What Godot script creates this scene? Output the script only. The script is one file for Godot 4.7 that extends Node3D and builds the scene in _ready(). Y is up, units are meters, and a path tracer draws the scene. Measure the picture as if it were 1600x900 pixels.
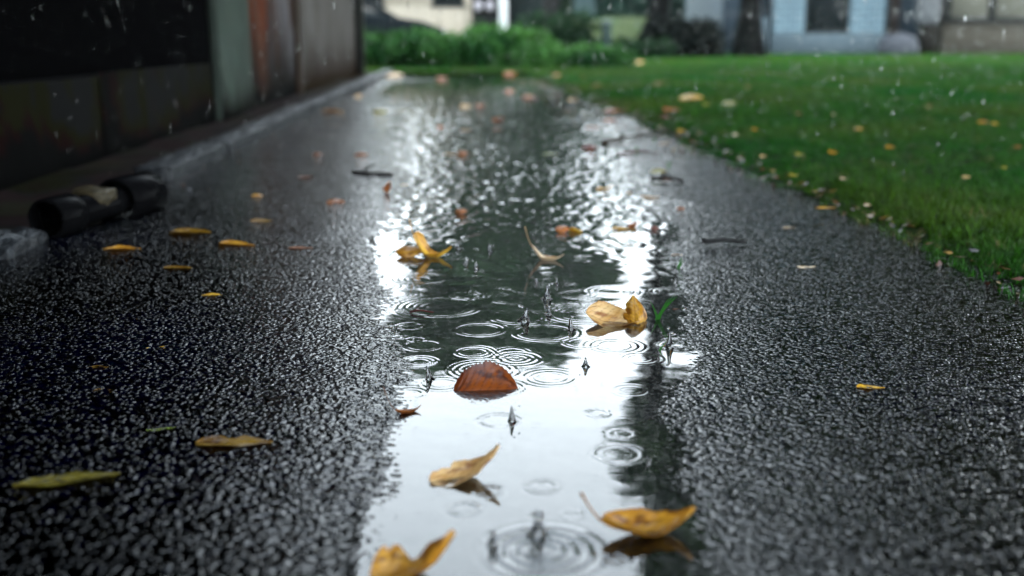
extends Node3D

var rng := RandomNumberGenerator.new()
var taken := {}
var nz := FastNoiseLite.new()      # soft noise
var grain_noise := FastNoiseLite.new()  # stones in the asphalt
var wave_noise := FastNoiseLite.new()   # rain-beaten water
var mats := {}
var tex_cache := {}

func _ready() -> void:
	nz.seed = 11
	nz.fractal_octaves = 3
	wave_noise.seed = 21
	wave_noise.fractal_type = FastNoiseLite.FRACTAL_NONE
	grain_noise.seed = 3
	grain_noise.noise_type = FastNoiseLite.TYPE_CELLULAR
	grain_noise.frequency = 1.05
	grain_noise.fractal_type = FastNoiseLite.FRACTAL_NONE
	grain_noise.cellular_return_type = FastNoiseLite.RETURN_DISTANCE
	grain_noise.cellular_distance_function = FastNoiseLite.DISTANCE_EUCLIDEAN
	# camera low over the wet path
	var cam := Camera3D.new()
	cam.name = "camera"
	add_child(cam)
	cam.position = Vector3(0, 0.42, 0)
	cam.rotation_degrees = Vector3(-12.8793, -2.9242, 0)
	var lens := CameraAttributesPhysical.new()
	lens.frustum_focal_length = 44.785
	lens.frustum_focus_distance = 1.5
	lens.frustum_near = 0.05
	lens.frustum_far = 900.0
	lens.exposure_aperture = 3.2
	cam.attributes = lens
	cam.current = true
	# rain sky
	var sky := ProceduralSkyMaterial.new()
	sky.sky_top_color = Color(0.54, 0.61, 0.68)
	sky.sky_horizon_color = Color(0.94, 0.98, 1.0)
	sky.sky_curve = 0.6
	sky.ground_bottom_color = Color(0.1, 0.11, 0.1)
	sky.ground_horizon_color = Color(0.2, 0.22, 0.2)
	var env := Environment.new()
	env.background_mode = Environment.BG_SKY
	env.sky = Sky.new()
	env.sky.sky_material = sky
	env.tonemap_mode = Environment.TONE_MAPPER_LINEAR
	env.tonemap_exposure = 7.6
	env.fog_enabled = true
	env.fog_density = 0.0002
	env.fog_light_color = Color(0.82, 0.94, 0.93)
	env.sdfgi_enabled = true
	env.ssao_enabled = true
	env.ssil_enabled = true
	var we := WorldEnvironment.new()
	we.name = "world_environment"
	we.environment = env
	add_child(we)
	var sun := DirectionalLight3D.new()
	sun.name = "sun"
	sun.light_energy = 0.15
	sun.light_angular_distance = 20.0
	sun.light_color = Color(1.0, 0.98, 0.95)
	sun.shadow_enabled = true
	sun.sky_mode = DirectionalLight3D.SKY_MODE_LIGHT_ONLY
	sun.rotation_degrees = Vector3(-62, 60, 0)
	add_child(sun)
	rng.seed = 1
	set_ripples()
	build_ground()
	build_path()
	build_puddle()
	rng.seed = 2
	build_lawn()
	build_outbuilding()
	build_kerb()
	build_houses()
	build_car()
	rng.seed = 3
	build_far()
	build_canopy()
	rng.seed = 4
	build_leaves()
	build_litter()
	build_twigs()
	build_splashes()
	rng.seed = 6
	build_rain()

func build_canopy() -> void:
	# the trees that shed these leaves: they overhang the lawn from beside it
	tree("lawn_tree", Vector3(9.8, 0, -12.5), 11.0, 0.28, 0.25, 4.6, 5200, 0.13, Color(0.03, 0.05, 0.01), Color(0.06, 0.07, 0.014), Color(0.03, 0.026, 0.02), "broad tree far out on the lawn, outside the picture to the right", "trees round the lawn")
	tree("lawn_tree", Vector3(5.3, 0, -3.8), 9.0, 0.25, 0.4, 3.6, 5000, 0.12, Color(0.05, 0.06, 0.012), Color(0.09, 0.08, 0.015), Color(0.03, 0.026, 0.02), "yellowing tree beside the lawn, outside the picture to the right", "trees round the lawn")
	for q in [[14.0, 47.0, 12.5, "tall dark tree behind the middle of the white house"], [19.0, 49.0, 21.0, "tall dark tree rising between the white house and the beige building"], [27.0, 50.0, 22.0, "tall dark tree behind the beige building"]]:
		tree("tall_tree", Vector3(q[0], 0, -q[1]), q[2], 0.3, 0.16, 3.0 + q[2] * 0.14, 4800, 0.18, Color(0.008, 0.024, 0.01), Color(0.02, 0.045, 0.018), Color(0.02, 0.018, 0.015), q[3], "tall trees behind the houses")
	tree("lawn_tree", Vector3(2.5, 0, 3.5), 9.0, 0.25, 0.35, 4.0, 2600, 0.12, Color(0.05, 0.06, 0.012), Color(0.09, 0.08, 0.015), Color(0.03, 0.026, 0.02), "yellowing tree behind the viewpoint", "trees round the lawn")

# ---------------------------------------------------------------- naming and committing

func numbered(called: String) -> String:
	var n: int = taken.get(called, 0)
	taken[called] = n + 1
	return called if n == 0 else "%s_%03d" % [called, n]

func tag(o: Node, label: String, category: String, group := "") -> Node:
	o.set_meta("label", label)
	o.set_meta("category", category)
	if group: o.set_meta("group", group)
	return o

func thing(called: String, label: String, category: String, at := Vector3.ZERO, turn := 0.0, group := "") -> Node3D:
	var o := Node3D.new()
	o.name = numbered(called)
	add_child(o)
	o.position = at
	o.rotation.y = turn
	tag(o, label, category, group)
	return o

func put(called: String, m: Mesh, mat: Material, parent: Node, at := Vector3.ZERO) -> MeshInstance3D:
	var o := MeshInstance3D.new()
	o.name = numbered(called) if parent == self else called
	o.mesh = m
	o.material_override = mat
	parent.add_child(o, true)
	o.position = at
	return o

func structure(called: String, m: Mesh, mat: Material) -> MeshInstance3D:
	var o := put(called, m, mat, self)
	o.set_meta("kind", "structure")
	return o

func many(called: String, m: Mesh, mat: Material, parent: Node, places: Array, tints: Array = []) -> MultiMeshInstance3D:
	var mm := MultiMesh.new()
	mm.transform_format = MultiMesh.TRANSFORM_3D
	mm.use_colors = not tints.is_empty()
	mm.mesh = m
	mm.instance_count = places.size()
	for i in places.size():
		mm.set_instance_transform(i, places[i])
		if mm.use_colors: mm.set_instance_color(i, tints[i])
	var o := MultiMeshInstance3D.new()
	o.name = numbered(called) if parent == self else called
	o.multimesh = mm
	o.material_override = mat
	o.set_meta("kind", "stuff")
	parent.add_child(o, true)
	return o

# ---------------------------------------------------------------- materials

func plain(key: String, c: Color, rough := 0.6, spec := 0.22, metal := 0.0) -> StandardMaterial3D:
	if mats.has(key): return mats[key]
	var m := StandardMaterial3D.new()
	m.resource_name = key
	m.albedo_color = c.linear_to_srgb()
	m.roughness = rough
	m.metallic_specular = spec
	m.metallic = metal
	mats[key] = m
	return m

func tinted(key: String, rough := 0.5, spec := 0.5) -> StandardMaterial3D:
	if mats.has(key): return mats[key]
	var m := plain(key, Color.WHITE, rough, spec)
	m.vertex_color_use_as_albedo = true
	return m

func noise_tex(seed_: int, freq: float, c: Array, size := 256, kind := FastNoiseLite.TYPE_SIMPLEX_SMOOTH, normal := false) -> NoiseTexture2D:
	var n := FastNoiseLite.new()
	n.seed = seed_
	n.noise_type = kind
	n.frequency = freq
	n.fractal_octaves = 5
	var t := NoiseTexture2D.new()
	t.width = size
	t.height = size
	t.seamless = true
	t.noise = n
	t.as_normal_map = normal
	if not normal and c.size() > 1:
		var g := Gradient.new()
		var offs := PackedFloat32Array()
		var cols := PackedColorArray()
		for i in c.size():
			offs.append(float(i) / (c.size() - 1))
			cols.append((c[i] as Color).linear_to_srgb())
		g.offsets = offs
		g.colors = cols
		t.color_ramp = g
	return t

func mottled(key: String, c: Array, scale: float, rough := 0.7, relief := 0.0, spec := 0.18, vc := false) -> StandardMaterial3D:
	if mats.has(key): return mats[key]
	var m := plain(key, Color.WHITE, rough, spec)
	m.albedo_texture = noise_tex(hash(key) % 1000, 0.02, c)
	m.uv1_triplanar = true
	m.uv1_world_triplanar = true
	m.uv1_scale = Vector3.ONE * scale
	m.vertex_color_use_as_albedo = vc
	if relief > 0.0:
		m.heightmap_enabled = true
		m.heightmap_texture = noise_tex(hash(key) % 1000 + 7, 0.06, [Color.BLACK, Color.WHITE])
		m.heightmap_scale = relief
	return m

# ---------------------------------------------------------------- shapes

func st_new() -> SurfaceTool:
	var st := SurfaceTool.new()
	st.begin(Mesh.PRIMITIVE_TRIANGLES)
	return st

func quad(st: SurfaceTool, a: Vector3, b: Vector3, c: Vector3, d: Vector3) -> void:
	for v in [a, b, c, a, c, d]: st.add_vertex(v)

# a box with chamfered edges
func box(st: SurfaceTool, c: Vector3, s: Vector3, bev := 0.005, b := Basis.IDENTITY) -> void:
	var h := s * 0.5
	bev = minf(bev, minf(h.x, minf(h.y, h.z)) * 0.8)
	var i := h - Vector3.ONE * bev
	var pt := func(sx: float, sy: float, sz: float, ax: int) -> Vector3:
		var p := Vector3(sx * i.x, sy * i.y, sz * i.z)
		p[ax] = sign(p[ax]) * h[ax]
		return c + b * p
	for ax in 3:
		var u := (ax + 1) % 3
		var v := (ax + 2) % 3
		for s0 in [-1.0, 1.0]:
			var q := []
			for k in [[-1.0, -1.0], [1.0, -1.0], [1.0, 1.0], [-1.0, 1.0]]:
				var g := Vector3.ZERO
				g[ax] = s0
				g[u] = k[0]
				g[v] = k[1]
				q.append(pt.call(g.x, g.y, g.z, ax))
			if s0 > 0: quad(st, q[3], q[2], q[1], q[0])
			else: quad(st, q[0], q[1], q[2], q[3])
	for ax in 3:
		var u := (ax + 1) % 3
		var v := (ax + 2) % 3
		for su in [-1.0, 1.0]:
			for sv in [-1.0, 1.0]:
				var g := Vector3.ZERO
				g[u] = su
				g[v] = sv
				var lo := g
				var hi := g
				lo[ax] = -1.0
				hi[ax] = 1.0
				var a1 = pt.call(lo.x, lo.y, lo.z, u)
				var a2 = pt.call(hi.x, hi.y, hi.z, u)
				var b1 = pt.call(lo.x, lo.y, lo.z, v)
				var b2 = pt.call(hi.x, hi.y, hi.z, v)
				if su * sv > 0: quad(st, a1, a2, b2, b1)
				else: quad(st, b1, b2, a2, a1)
	for sx in [-1.0, 1.0]:
		for sy in [-1.0, 1.0]:
			for sz in [-1.0, 1.0]:
				var t := [pt.call(sx, sy, sz, 0), pt.call(sx, sy, sz, 1), pt.call(sx, sy, sz, 2)]
				if sx * sy * sz > 0: t.reverse()
				for v in t: st.add_vertex(v)

func box_mesh(c: Vector3, s: Vector3, bev := 0.005) -> Mesh:
	var st := st_new()
	box(st, c, s, bev)
	st.generate_normals()
	return st.commit()

# a tube along points with a radius at each
func tube(st: SurfaceTool, p: Array, r: Array, sides := 8, wob := 0.0, closed := true) -> void:
	var rings := []
	var t0: Vector3 = (p[1] - p[0]).normalized()
	var n0 := t0.cross(Vector3.UP if absf(t0.y) < 0.9 else Vector3.RIGHT).normalized()
	for k in p.size():
		var t: Vector3 = (p[mini(k + 1, p.size() - 1)] - p[maxi(k - 1, 0)]).normalized()
		n0 = (n0 - t * n0.dot(t)).normalized()
		var bn := t.cross(n0)
		var ring := []
		for j in sides:
			var a := TAU * j / sides
			var rr: float = r[k] * (1.0 + wob * nz.get_noise_2d(cos(a) * 40.0 + k * 13.0, sin(a) * 40.0 + k * 9.0))
			ring.append(p[k] + (n0 * cos(a) + bn * sin(a)) * rr)
		rings.append(ring)
	for k in p.size() - 1:
		for j in sides:
			var j2 := (j + 1) % sides
			quad(st, rings[k][j], rings[k][j2], rings[k + 1][j2], rings[k + 1][j])
	if closed:
		for e in [0, p.size() - 1]:
			for j in sides:
				var tri := [p[e], rings[e][j], rings[e][(j + 1) % sides]]
				if e == 0: tri.reverse()
				for v in tri: st.add_vertex(v)

func tube_mesh(p: Array, r: Array, sides := 8, wob := 0.0, smooth := true) -> Mesh:
	var st := st_new()
	st.set_smooth_group(0 if smooth else -1)
	tube(st, p, r, sides, wob)
	st.generate_normals()
	return st.commit()

# a surface of revolution about y: profile of Vector2(radius, height)
func lathe_mesh(prof: Array, sides := 16) -> Mesh:
	var st := st_new()
	st.set_smooth_group(0)
	for k in prof.size() - 1:
		for j in sides:
			var a := TAU * j / sides
			var b := TAU * (j + 1) / sides
			var q0: Vector2 = prof[k]
			var q1: Vector2 = prof[k + 1]
			quad(st, Vector3(cos(a) * q0.x, q0.y, sin(a) * q0.x), Vector3(cos(b) * q0.x, q0.y, sin(b) * q0.x), Vector3(cos(b) * q1.x, q1.y, sin(b) * q1.x), Vector3(cos(a) * q1.x, q1.y, sin(a) * q1.x))
	st.generate_normals()
	return st.commit()

# a grid mesh from arrays of points (rows x columns); cells can be left out
func grid_mesh(v: PackedVector3Array, cols: int, colors := PackedColorArray(), keep := PackedByteArray()) -> ArrayMesh:
	var rows := v.size() / cols
	var idx := PackedInt32Array()
	idx.resize((rows - 1) * (cols - 1) * 6)
	var k := 0
	for r in rows - 1:
		for c in cols - 1:
			var a := r * cols + c
			if not keep.is_empty() and not (keep[a] or keep[a + 1] or keep[a + cols] or keep[a + cols + 1]): continue
			idx[k] = a
			idx[k + 1] = a + cols
			idx[k + 2] = a + 1
			idx[k + 3] = a + 1
			idx[k + 4] = a + cols
			idx[k + 5] = a + cols + 1
			k += 6
	idx.resize(k)
	var nn := PackedVector3Array()
	nn.resize(v.size())
	for r in rows:
		var r0 := maxi(r - 1, 0) * cols
		var r1 := mini(r + 1, rows - 1) * cols
		for c in cols:
			var dx := v[r * cols + mini(c + 1, cols - 1)] - v[r * cols + maxi(c - 1, 0)]
			var dz := v[r1 + c] - v[r0 + c]
			var n := dz.cross(dx)
			nn[r * cols + c] = (n if n.y >= 0.0 else -n).normalized()
	var arr := []
	arr.resize(Mesh.ARRAY_MAX)
	arr[Mesh.ARRAY_VERTEX] = v
	arr[Mesh.ARRAY_NORMAL] = nn
	arr[Mesh.ARRAY_INDEX] = idx
	if not colors.is_empty(): arr[Mesh.ARRAY_COLOR] = colors
	var m := ArrayMesh.new()
	m.add_surface_from_arrays(Mesh.PRIMITIVE_TRIANGLES, arr)
	return m

func lin(t: Array, x: float) -> float:   # piecewise linear table of [x, y]
	for i in t.size() - 1:
		if x <= t[i + 1][0]:
			return lerpf(t[i][1], t[i + 1][1], clampf((x - t[i][0]) / (t[i + 1][0] - t[i][0]), 0.0, 1.0))
	return t[-1][1]

# ---------------------------------------------------------------- the path, its puddle and the ground

const PUDDLE_LEFT := [[0.3, -0.07], [0.8, -0.095], [1.3, -0.105], [1.6, -0.12], [2.1, -0.125], [3.0, -0.14], [5.4, -0.28], [9.0, -0.5], [15.2, -0.6]]
const PUDDLE_RIGHT := [[0.3, 0.16], [0.8, 0.185], [1.3, 0.255], [1.6, 0.35], [2.1, 0.40], [3.0, 0.56], [5.4, 0.78], [9.0, 0.8], [15.2, 0.8]]
var ripple_spots := []   # [x, z, radius, wavelength, height, rings]

func path_base(x: float, z: float) -> float:
	# height of the worn asphalt without its stones; the puddle stands at height 0. z here is metres ahead of the camera
	var d := maxf(lin(PUDDLE_LEFT, z) - x, x - lin(PUDDLE_RIGHT, z))
	d += 0.07 * nz.get_noise_2d(x * 30.0 + 900.0, z * 95.0) + 0.05 * nz.get_noise_2d(x * 210.0, z * 120.0) + 0.02 * nz.get_noise_2d(x * 700.0 + 90.0, z * 500.0)
	var h := clampf(d * 0.03, -0.006, 0.0) + (0.016 * (1.0 - exp(-maxf(d, 0.0) * 2.2)))
	h += 0.0016 * nz.get_noise_2d(x * 60.0 - 50.0, z * 60.0) + 0.0016 * nz.get_noise_2d(x * 260.0, z * 260.0 + 70.0) * smoothstep(0.02, 0.15, d) + 0.0042 * nz.get_noise_2d(x * 25.0 + 400.0, z * 16.0)
	# shallow dips that hold water by the left wall, far down the path
	h -= 0.018 * smoothstep(5.0, 6.5, z) * clampf(nz.get_noise_2d(x * 22.0 + 300.0, z * 46.0) * 2.0 - 0.1, 0.0, 1.0)
	h += smoothstep(4.8, 6.8, z) * (0.001 + 0.03 * nz.get_noise_2d(x * 28.0 + 700.0, z * 30.0))
	return h

func path_height(x: float, z: float) -> float:
	var g := 1.0 + grain_noise.get_noise_2d(x * 100.0, z * 100.0)  # cellular distance, 0 at the middle of a stone
	return path_base(x, z) + 0.0016 * (0.5 - minf(g, 1.2)) 

# relief of the tarmac: rounded stones of uneven height, most of them worn down or drowned in the wet tar between
func stone_relief() -> ImageTexture:
	var n := FastNoiseLite.new()
	n.seed = 31
	n.noise_type = FastNoiseLite.TYPE_CELLULAR
	n.frequency = 0.1
	n.fractal_type = FastNoiseLite.FRACTAL_NONE
	n.cellular_return_type = FastNoiseLite.RETURN_DISTANCE
	var near := n.get_seamless_image(1024, 1024, false, false, 0.08, false).get_data()
	n.cellular_return_type = FastNoiseLite.RETURN_CELL_VALUE
	var each := n.get_seamless_image(1024, 1024, false, false, 0.08, false).get_data()
	var out := PackedByteArray()
	out.resize(1024 * 1024)
	for i in out.size():
		var d := (near[i] / 127.5) * 1.25      # distance from the middle of the stone
		var v := each[i] / 255.0
		out[i] = int(clampf((1.0 - d * d * 1.6) * (0.08 + 0.92 * v * v * v), 0.0, 1.0) * 255.0)
	return ImageTexture.create_from_image(Image.create_from_data(1024, 1024, false, Image.FORMAT_L8, out))

func build_path() -> void:
	var x0 := -0.9
	var cols := 560
	var dx := 1.96 / (cols - 1)
	var v := PackedVector3Array()
	var colors := PackedColorArray()
	var z := 0.45
	while z < 15.2:
		var wob := 0.04 * nz.get_noise_1d(z * 160.0) + 0.035 * nz.get_noise_1d(z * 800.0)
		for c in cols:
			var x := x0 + dx * c
			var y := path_height(x, z)
			if x > 0.95 + wob: y -= 0.25 * (x - 0.95 - wob)     # the broken rim beside the lawn
			v.append(Vector3(x, y, -z))
			var m := 0.5 + 0.5 * grain_noise.get_noise_2d(x * 100.0 + 0.3, z * 100.0)
			var t := 0.0022 + 0.003 * m + 0.001 * nz.get_noise_2d(x * 90.0, z * 90.0)
			colors.append(Color(t * 0.88, t * 0.98, t * 1.18))
		z += 0.0036 if z < 1.9 else maxf(0.0036, z * z * 0.00105)
	var m := tinted("wet asphalt", 0.04, 0.32)
	m.heightmap_enabled = true
	m.heightmap_texture = stone_relief()
	m.heightmap_scale = 0.3
	m.uv1_triplanar = true
	m.uv1_world_triplanar = true
	m.uv1_scale = Vector3.ONE * 1.65
	structure("path", grid_mesh(v, cols, colors), m)

func build_puddle() -> void:
	var dx := 0.003
	var x0 := -0.66
	var cols := 540
	var zs := PackedFloat32Array()
	var z := 0.45
	while z < 15.2:
		zs.append(z)
		z += 0.003 if z < 2.2 else z * z * 0.00062
	var rows := zs.size()
	var h := PackedFloat32Array()
	h.resize(rows * cols)
	for r in rows:
		for c in cols:
			var x := x0 + dx * c
			h[r * cols + c] = 0.00016 * nz.get_noise_2d(x * 900.0, zs[r] * 900.0) + (0.0016 * wave_noise.get_noise_2d(x * 2000.0, zs[r] * 1000.0) + 0.0011 * wave_noise.get_noise_2d(x * 3500.0 + 60.0, zs[r] * 1900.0)) * smoothstep(1.75, 3.0, zs[r]) * (0.95 + 0.2 * maxf(zs[r] - 2.5, 0.0))
	for s in ripple_spots:
		var reach: float = s[2] + s[3] * 2.0
		var ra := zs.bsearch(s[1] - reach)
		var rb := mini(zs.bsearch(s[1] + reach), rows)
		var ca := clampi(int((s[0] - reach - x0) / dx), 0, cols)
		var cb := clampi(int((s[0] + reach - x0) / dx), 0, cols)
		for r in range(ra, rb):
			for c in range(ca, cb):
				var dd := Vector2(x0 + dx * c - s[0], zs[r] - s[1]).length()
				var q: float = (dd - s[2]) / s[3]
				var packet := exp(-q * q / (s[5] * s[5]) * (1.0 if q < 0 else 3.0))
				h[r * cols + c] += s[4] * packet * cos(q * TAU)
	var v := PackedVector3Array()
	v.resize(rows * cols)
	var keep := PackedByteArray()
	keep.resize(rows * cols)
	for r in rows:
		for c in cols:
			var x := x0 + dx * c
			v[r * cols + c] = Vector3(x, h[r * cols + c], -zs[r])
			keep[r * cols + c] = 1 if path_base(x, zs[r]) < 0.0035 else 0
	var m := plain("rain water", Color(0.004, 0.005, 0.004, 0.6), 0.02, 0.5)
	m.transparency = BaseMaterial3D.TRANSPARENCY_ALPHA
	structure("puddle", grid_mesh(v, cols, PackedColorArray(), keep), m)

func rough_sheet(called: String, xs: Array, zs: Array, y: float, bump: float, mat: Material, c0: Color, c1: Color, step := 0.05) -> void:
	var cols := int((xs[1] - xs[0]) / step) + 1
	var v := PackedVector3Array()
	var colors := PackedColorArray()
	var z: float = zs[0]
	while z < zs[1]:
		for c in cols:
			var x: float = xs[0] + step * c
			v.append(Vector3(x, y + bump * (nz.get_noise_2d(x * 60.0, z * 60.0) + 0.6 * nz.get_noise_2d(x * 240.0, z * 240.0)), -z))
			colors.append(c0.lerp(c1, 0.5 + 0.9 * nz.get_noise_2d(x * 150.0 + 77.0, z * 150.0)))
		z += step
	structure(called, grid_mesh(v, cols, colors), mat)

func grass_tuft(blades: int, tall: float, spread: float, lean: float, wide: float) -> Mesh:
	var st := st_new()
	for k in blades:
		var a := rng.randf() * TAU
		var root := Vector3(rng.randf_range(-1, 1), 0, rng.randf_range(-1, 1)) * spread
		var out := Vector3(cos(a), 0, sin(a))
		var side := Vector3(-sin(a), 0, cos(a)) * wide * rng.randf_range(0.7, 1.2)
		var t := tall * rng.randf_range(0.5, 1.1)
		var l := lean * rng.randf_range(0.2, 1.3)
		var tone := rng.randf_range(0.3, 1.6)
		var dry := rng.randf() < 0.12
		st.set_color(Color(1.9, 1.15, 1.2) if dry else Color(tone * rng.randf_range(0.8, 1.25), tone, tone))
		var p := []
		for s in 4:
			var u := s / 3.0
			p.append(root + Vector3.UP * t * (u - 0.25 * l * u * u) + out * t * l * u * u)
		for s in 3:
			var w0 := side * (1.0 - s / 3.0 * 0.7)
			var w1 := side * (1.0 - (s + 1) / 3.0 * 0.7) if s < 2 else Vector3.ZERO
			quad(st, p[s] - w0, p[s] + w0, p[s + 1] + w1, p[s + 1] - w1)
	st.generate_normals()
	return st.commit()

func lawn_edge(z: float) -> float:
	return 0.965 + 0.06 * nz.get_noise_1d(z * 130.0) + 0.05 * nz.get_noise_1d(z * 700.0)

func build_lawn() -> void:
	# soil under the grass: lawn to the right of the path and across its far end
	var soil := tinted("damp soil", 0.9, 0.12)
	var v := PackedVector3Array()
	var colors := PackedColorArray()
	var cols := 90
	var z := -1.5
	while z < 46.0:
		for c in cols:
			var u := float(c) / (cols - 1)
			var x := (lawn_edge(z) if z < 15.0 else -12.0 + 12.98 * smoothstep(15.12, 15.0, z)) + (0.015 if c > 0 else -0.01) + u * u * 34.0
			var y := 0.004 + 0.016 * smoothstep(0.0, 0.15, u * u * 34.0) + 0.012 * nz.get_noise_2d(x * 30.0, z * 30.0)
			v.append(Vector3(x, y if c > 0 else -0.02, -z))
			var k := 0.5 + nz.get_noise_2d(x * 120.0, z * 120.0)
			colors.append(Color(0.008, 0.006, 0.003).lerp(Color(0.004, 0.02, 0.003), k))
		z += 0.06 if z < 4.0 else (0.2 if z < 14.9 or z > 15.3 else 0.06)
	structure("lawn", grid_mesh(v, cols, colors), soil)
	var blade := tinted("wet grass", 0.55, 0.22)
	blade.backlight_enabled = true
	blade.backlight = Color(0.35, 0.4, 0.2)
	var tufts := [grass_tuft(16, 0.03, 0.016, 0.9, 0.0011), grass_tuft(14, 0.036, 0.018, 0.7, 0.0012), grass_tuft(18, 0.024, 0.016, 1.2, 0.0012)]
	var wide := [grass_tuft(26, 0.045, 0.06, 0.9, 0.0032), grass_tuft(26, 0.05, 0.06, 0.7, 0.003)]
	var places := [[], [], [], [], []]
	var tints := [[], [], [], [], []]
	for zone in [[0.2, 3.0, 2.6, 4200.0, false], [3.0, 5.5, 3.4, 2300.0, false], [5.5, 10.0, 6.5, 1000.0, false], [6.0, 15.0, 10.0, 260.0, true], [15.0, 26.0, 17.0, 130.0, true], [26.0, 37.0, 23.0, 70.0, true]]:
		var n := int((zone[1] - zone[0]) * zone[2] * zone[3])
		for i in n:
			var zz: float = rng.randf_range(zone[0], zone[1])
			var x: float = lawn_edge(zz) - 0.045 + rng.randf() * zone[2]
			if zz > 15.1: x = rng.randf_range(-4.0, zone[2])
			elif zone[2] < 9.0 and x > 0.62 * zz + 1.3: continue
			if absf(x) < 1.6 and zz > 14.7 and zz < 15.12: continue
			# thin and muddy towards the path
			var edge := (x - lawn_edge(zz)) if zz < 15.0 else 1.0
			if edge < 0.3 and rng.randf() > 0.35 + edge * 2.2 + 0.5 * nz.get_noise_2d(x * 300.0, zz * 300.0): continue
			var k: int = (3 + rng.randi() % 2) if zone[4] else rng.randi() % 3
			var s := rng.randf_range(0.7, 1.25) * (0.6 + 0.4 * smoothstep(0.0, 0.15, edge))
			var patch := nz.get_noise_2d(x * 45.0, zz * 45.0)
			places[k].append(Transform3D(Basis(Vector3.UP, rng.randf() * TAU).scaled(Vector3.ONE * s), Vector3(x, 0.012, -zz)))
			var g := Color(0.004, 0.098, 0.003).lerp(Color(0.055, 0.11, 0.005), clampf(0.4 + patch, 0.0, 1.0)) * rng.randf_range(0.75, 1.25)
			if rng.randf() < 0.03: g = Color(0.16, 0.13, 0.05)
			tints[k].append(g)
	for k in 5: many("grass", tufts[k] if k < 3 else wide[k - 3], blade, self, places[k], tints[k])

func build_ground() -> void:
	var v := PackedVector3Array()
	for r in 41:
		for c in 41:
			var x := (c - 20) * 20.0
			var z := (20 - r) * 20.0
			v.append(Vector3(x, -0.06 + (0.0 if z > -60.0 else minf((-60.0 - z) * 0.02, 3.0)), z))
	structure("ground", grid_mesh(v, 41), mottled("far ground", [Color(0.02, 0.03, 0.008), Color(0.03, 0.06, 0.012)], 0.1, 0.8))
	rough_sheet("muddy_verge", [-1.42, -0.86], [-1.0, 15.4], 0.004, 0.012, tinted("mud", 0.6, 0.12), Color(0.005, 0.004, 0.003), Color(0.012, 0.009, 0.006), 0.028)

# ---------------------------------------------------------------- leaves

const PAL := {
	"yellow": [Color(0.72, 0.46, 0.05), Color(0.55, 0.26, 0.02), Color(0.2, 0.07, 0.01)],
	"ochre": [Color(0.52, 0.27, 0.03), Color(0.36, 0.15, 0.012), Color(0.14, 0.05, 0.01)],
	"orange": [Color(0.40, 0.125, 0.015), Color(0.24, 0.055, 0.007), Color(0.08, 0.018, 0.006)],
	"rust": [Color(0.21, 0.05, 0.007), Color(0.115, 0.022, 0.004), Color(0.045, 0.011, 0.004)],
	"brown": [Color(0.3, 0.1, 0.02), Color(0.17, 0.05, 0.012), Color(0.06, 0.018, 0.006)],
	"darkred": [Color(0.14, 0.03, 0.012), Color(0.08, 0.018, 0.01), Color(0.03, 0.01, 0.006)],
	"dull": [Color(0.24, 0.14, 0.012), Color(0.14, 0.065, 0.007), Color(0.05, 0.02, 0.005)],
	"tan": [Color(0.72, 0.5, 0.24), Color(0.55, 0.3, 0.09), Color(0.24, 0.08, 0.02)],
	"pale": [Color(0.75, 0.62, 0.45), Color(0.6, 0.42, 0.22), Color(0.3, 0.14, 0.06)],
	"olive": [Color(0.3, 0.26, 0.03), Color(0.2, 0.17, 0.02), Color(0.08, 0.06, 0.01)],
	"murk": [Color(0.15, 0.12, 0.012), Color(0.09, 0.075, 0.009), Color(0.03, 0.025, 0.005)],
	"green": [Color(0.25, 0.36, 0.05), Color(0.2, 0.26, 0.03), Color(0.1, 0.1, 0.02)],
}

# half width of the blade along its length
func blade_width(shape: String, u: float) -> float:
	match shape:
		"poplar": return pow(sin(PI * pow(u, 0.55)), 0.85) * (1.0 - 0.25 * u)
		"oval": return pow(sin(PI * clampf(u, 0.0, 1.0)), 0.55)
		"lance": return pow(sin(PI * pow(u, 0.8)), 1.1)
		"lobed": return pow(sin(PI * pow(u, 0.7)), 0.6) * (0.68 + 0.32 * absf(sin(u * 9.5)))
	return pow(sin(PI * pow(u, 0.72)), 0.8)

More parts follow.
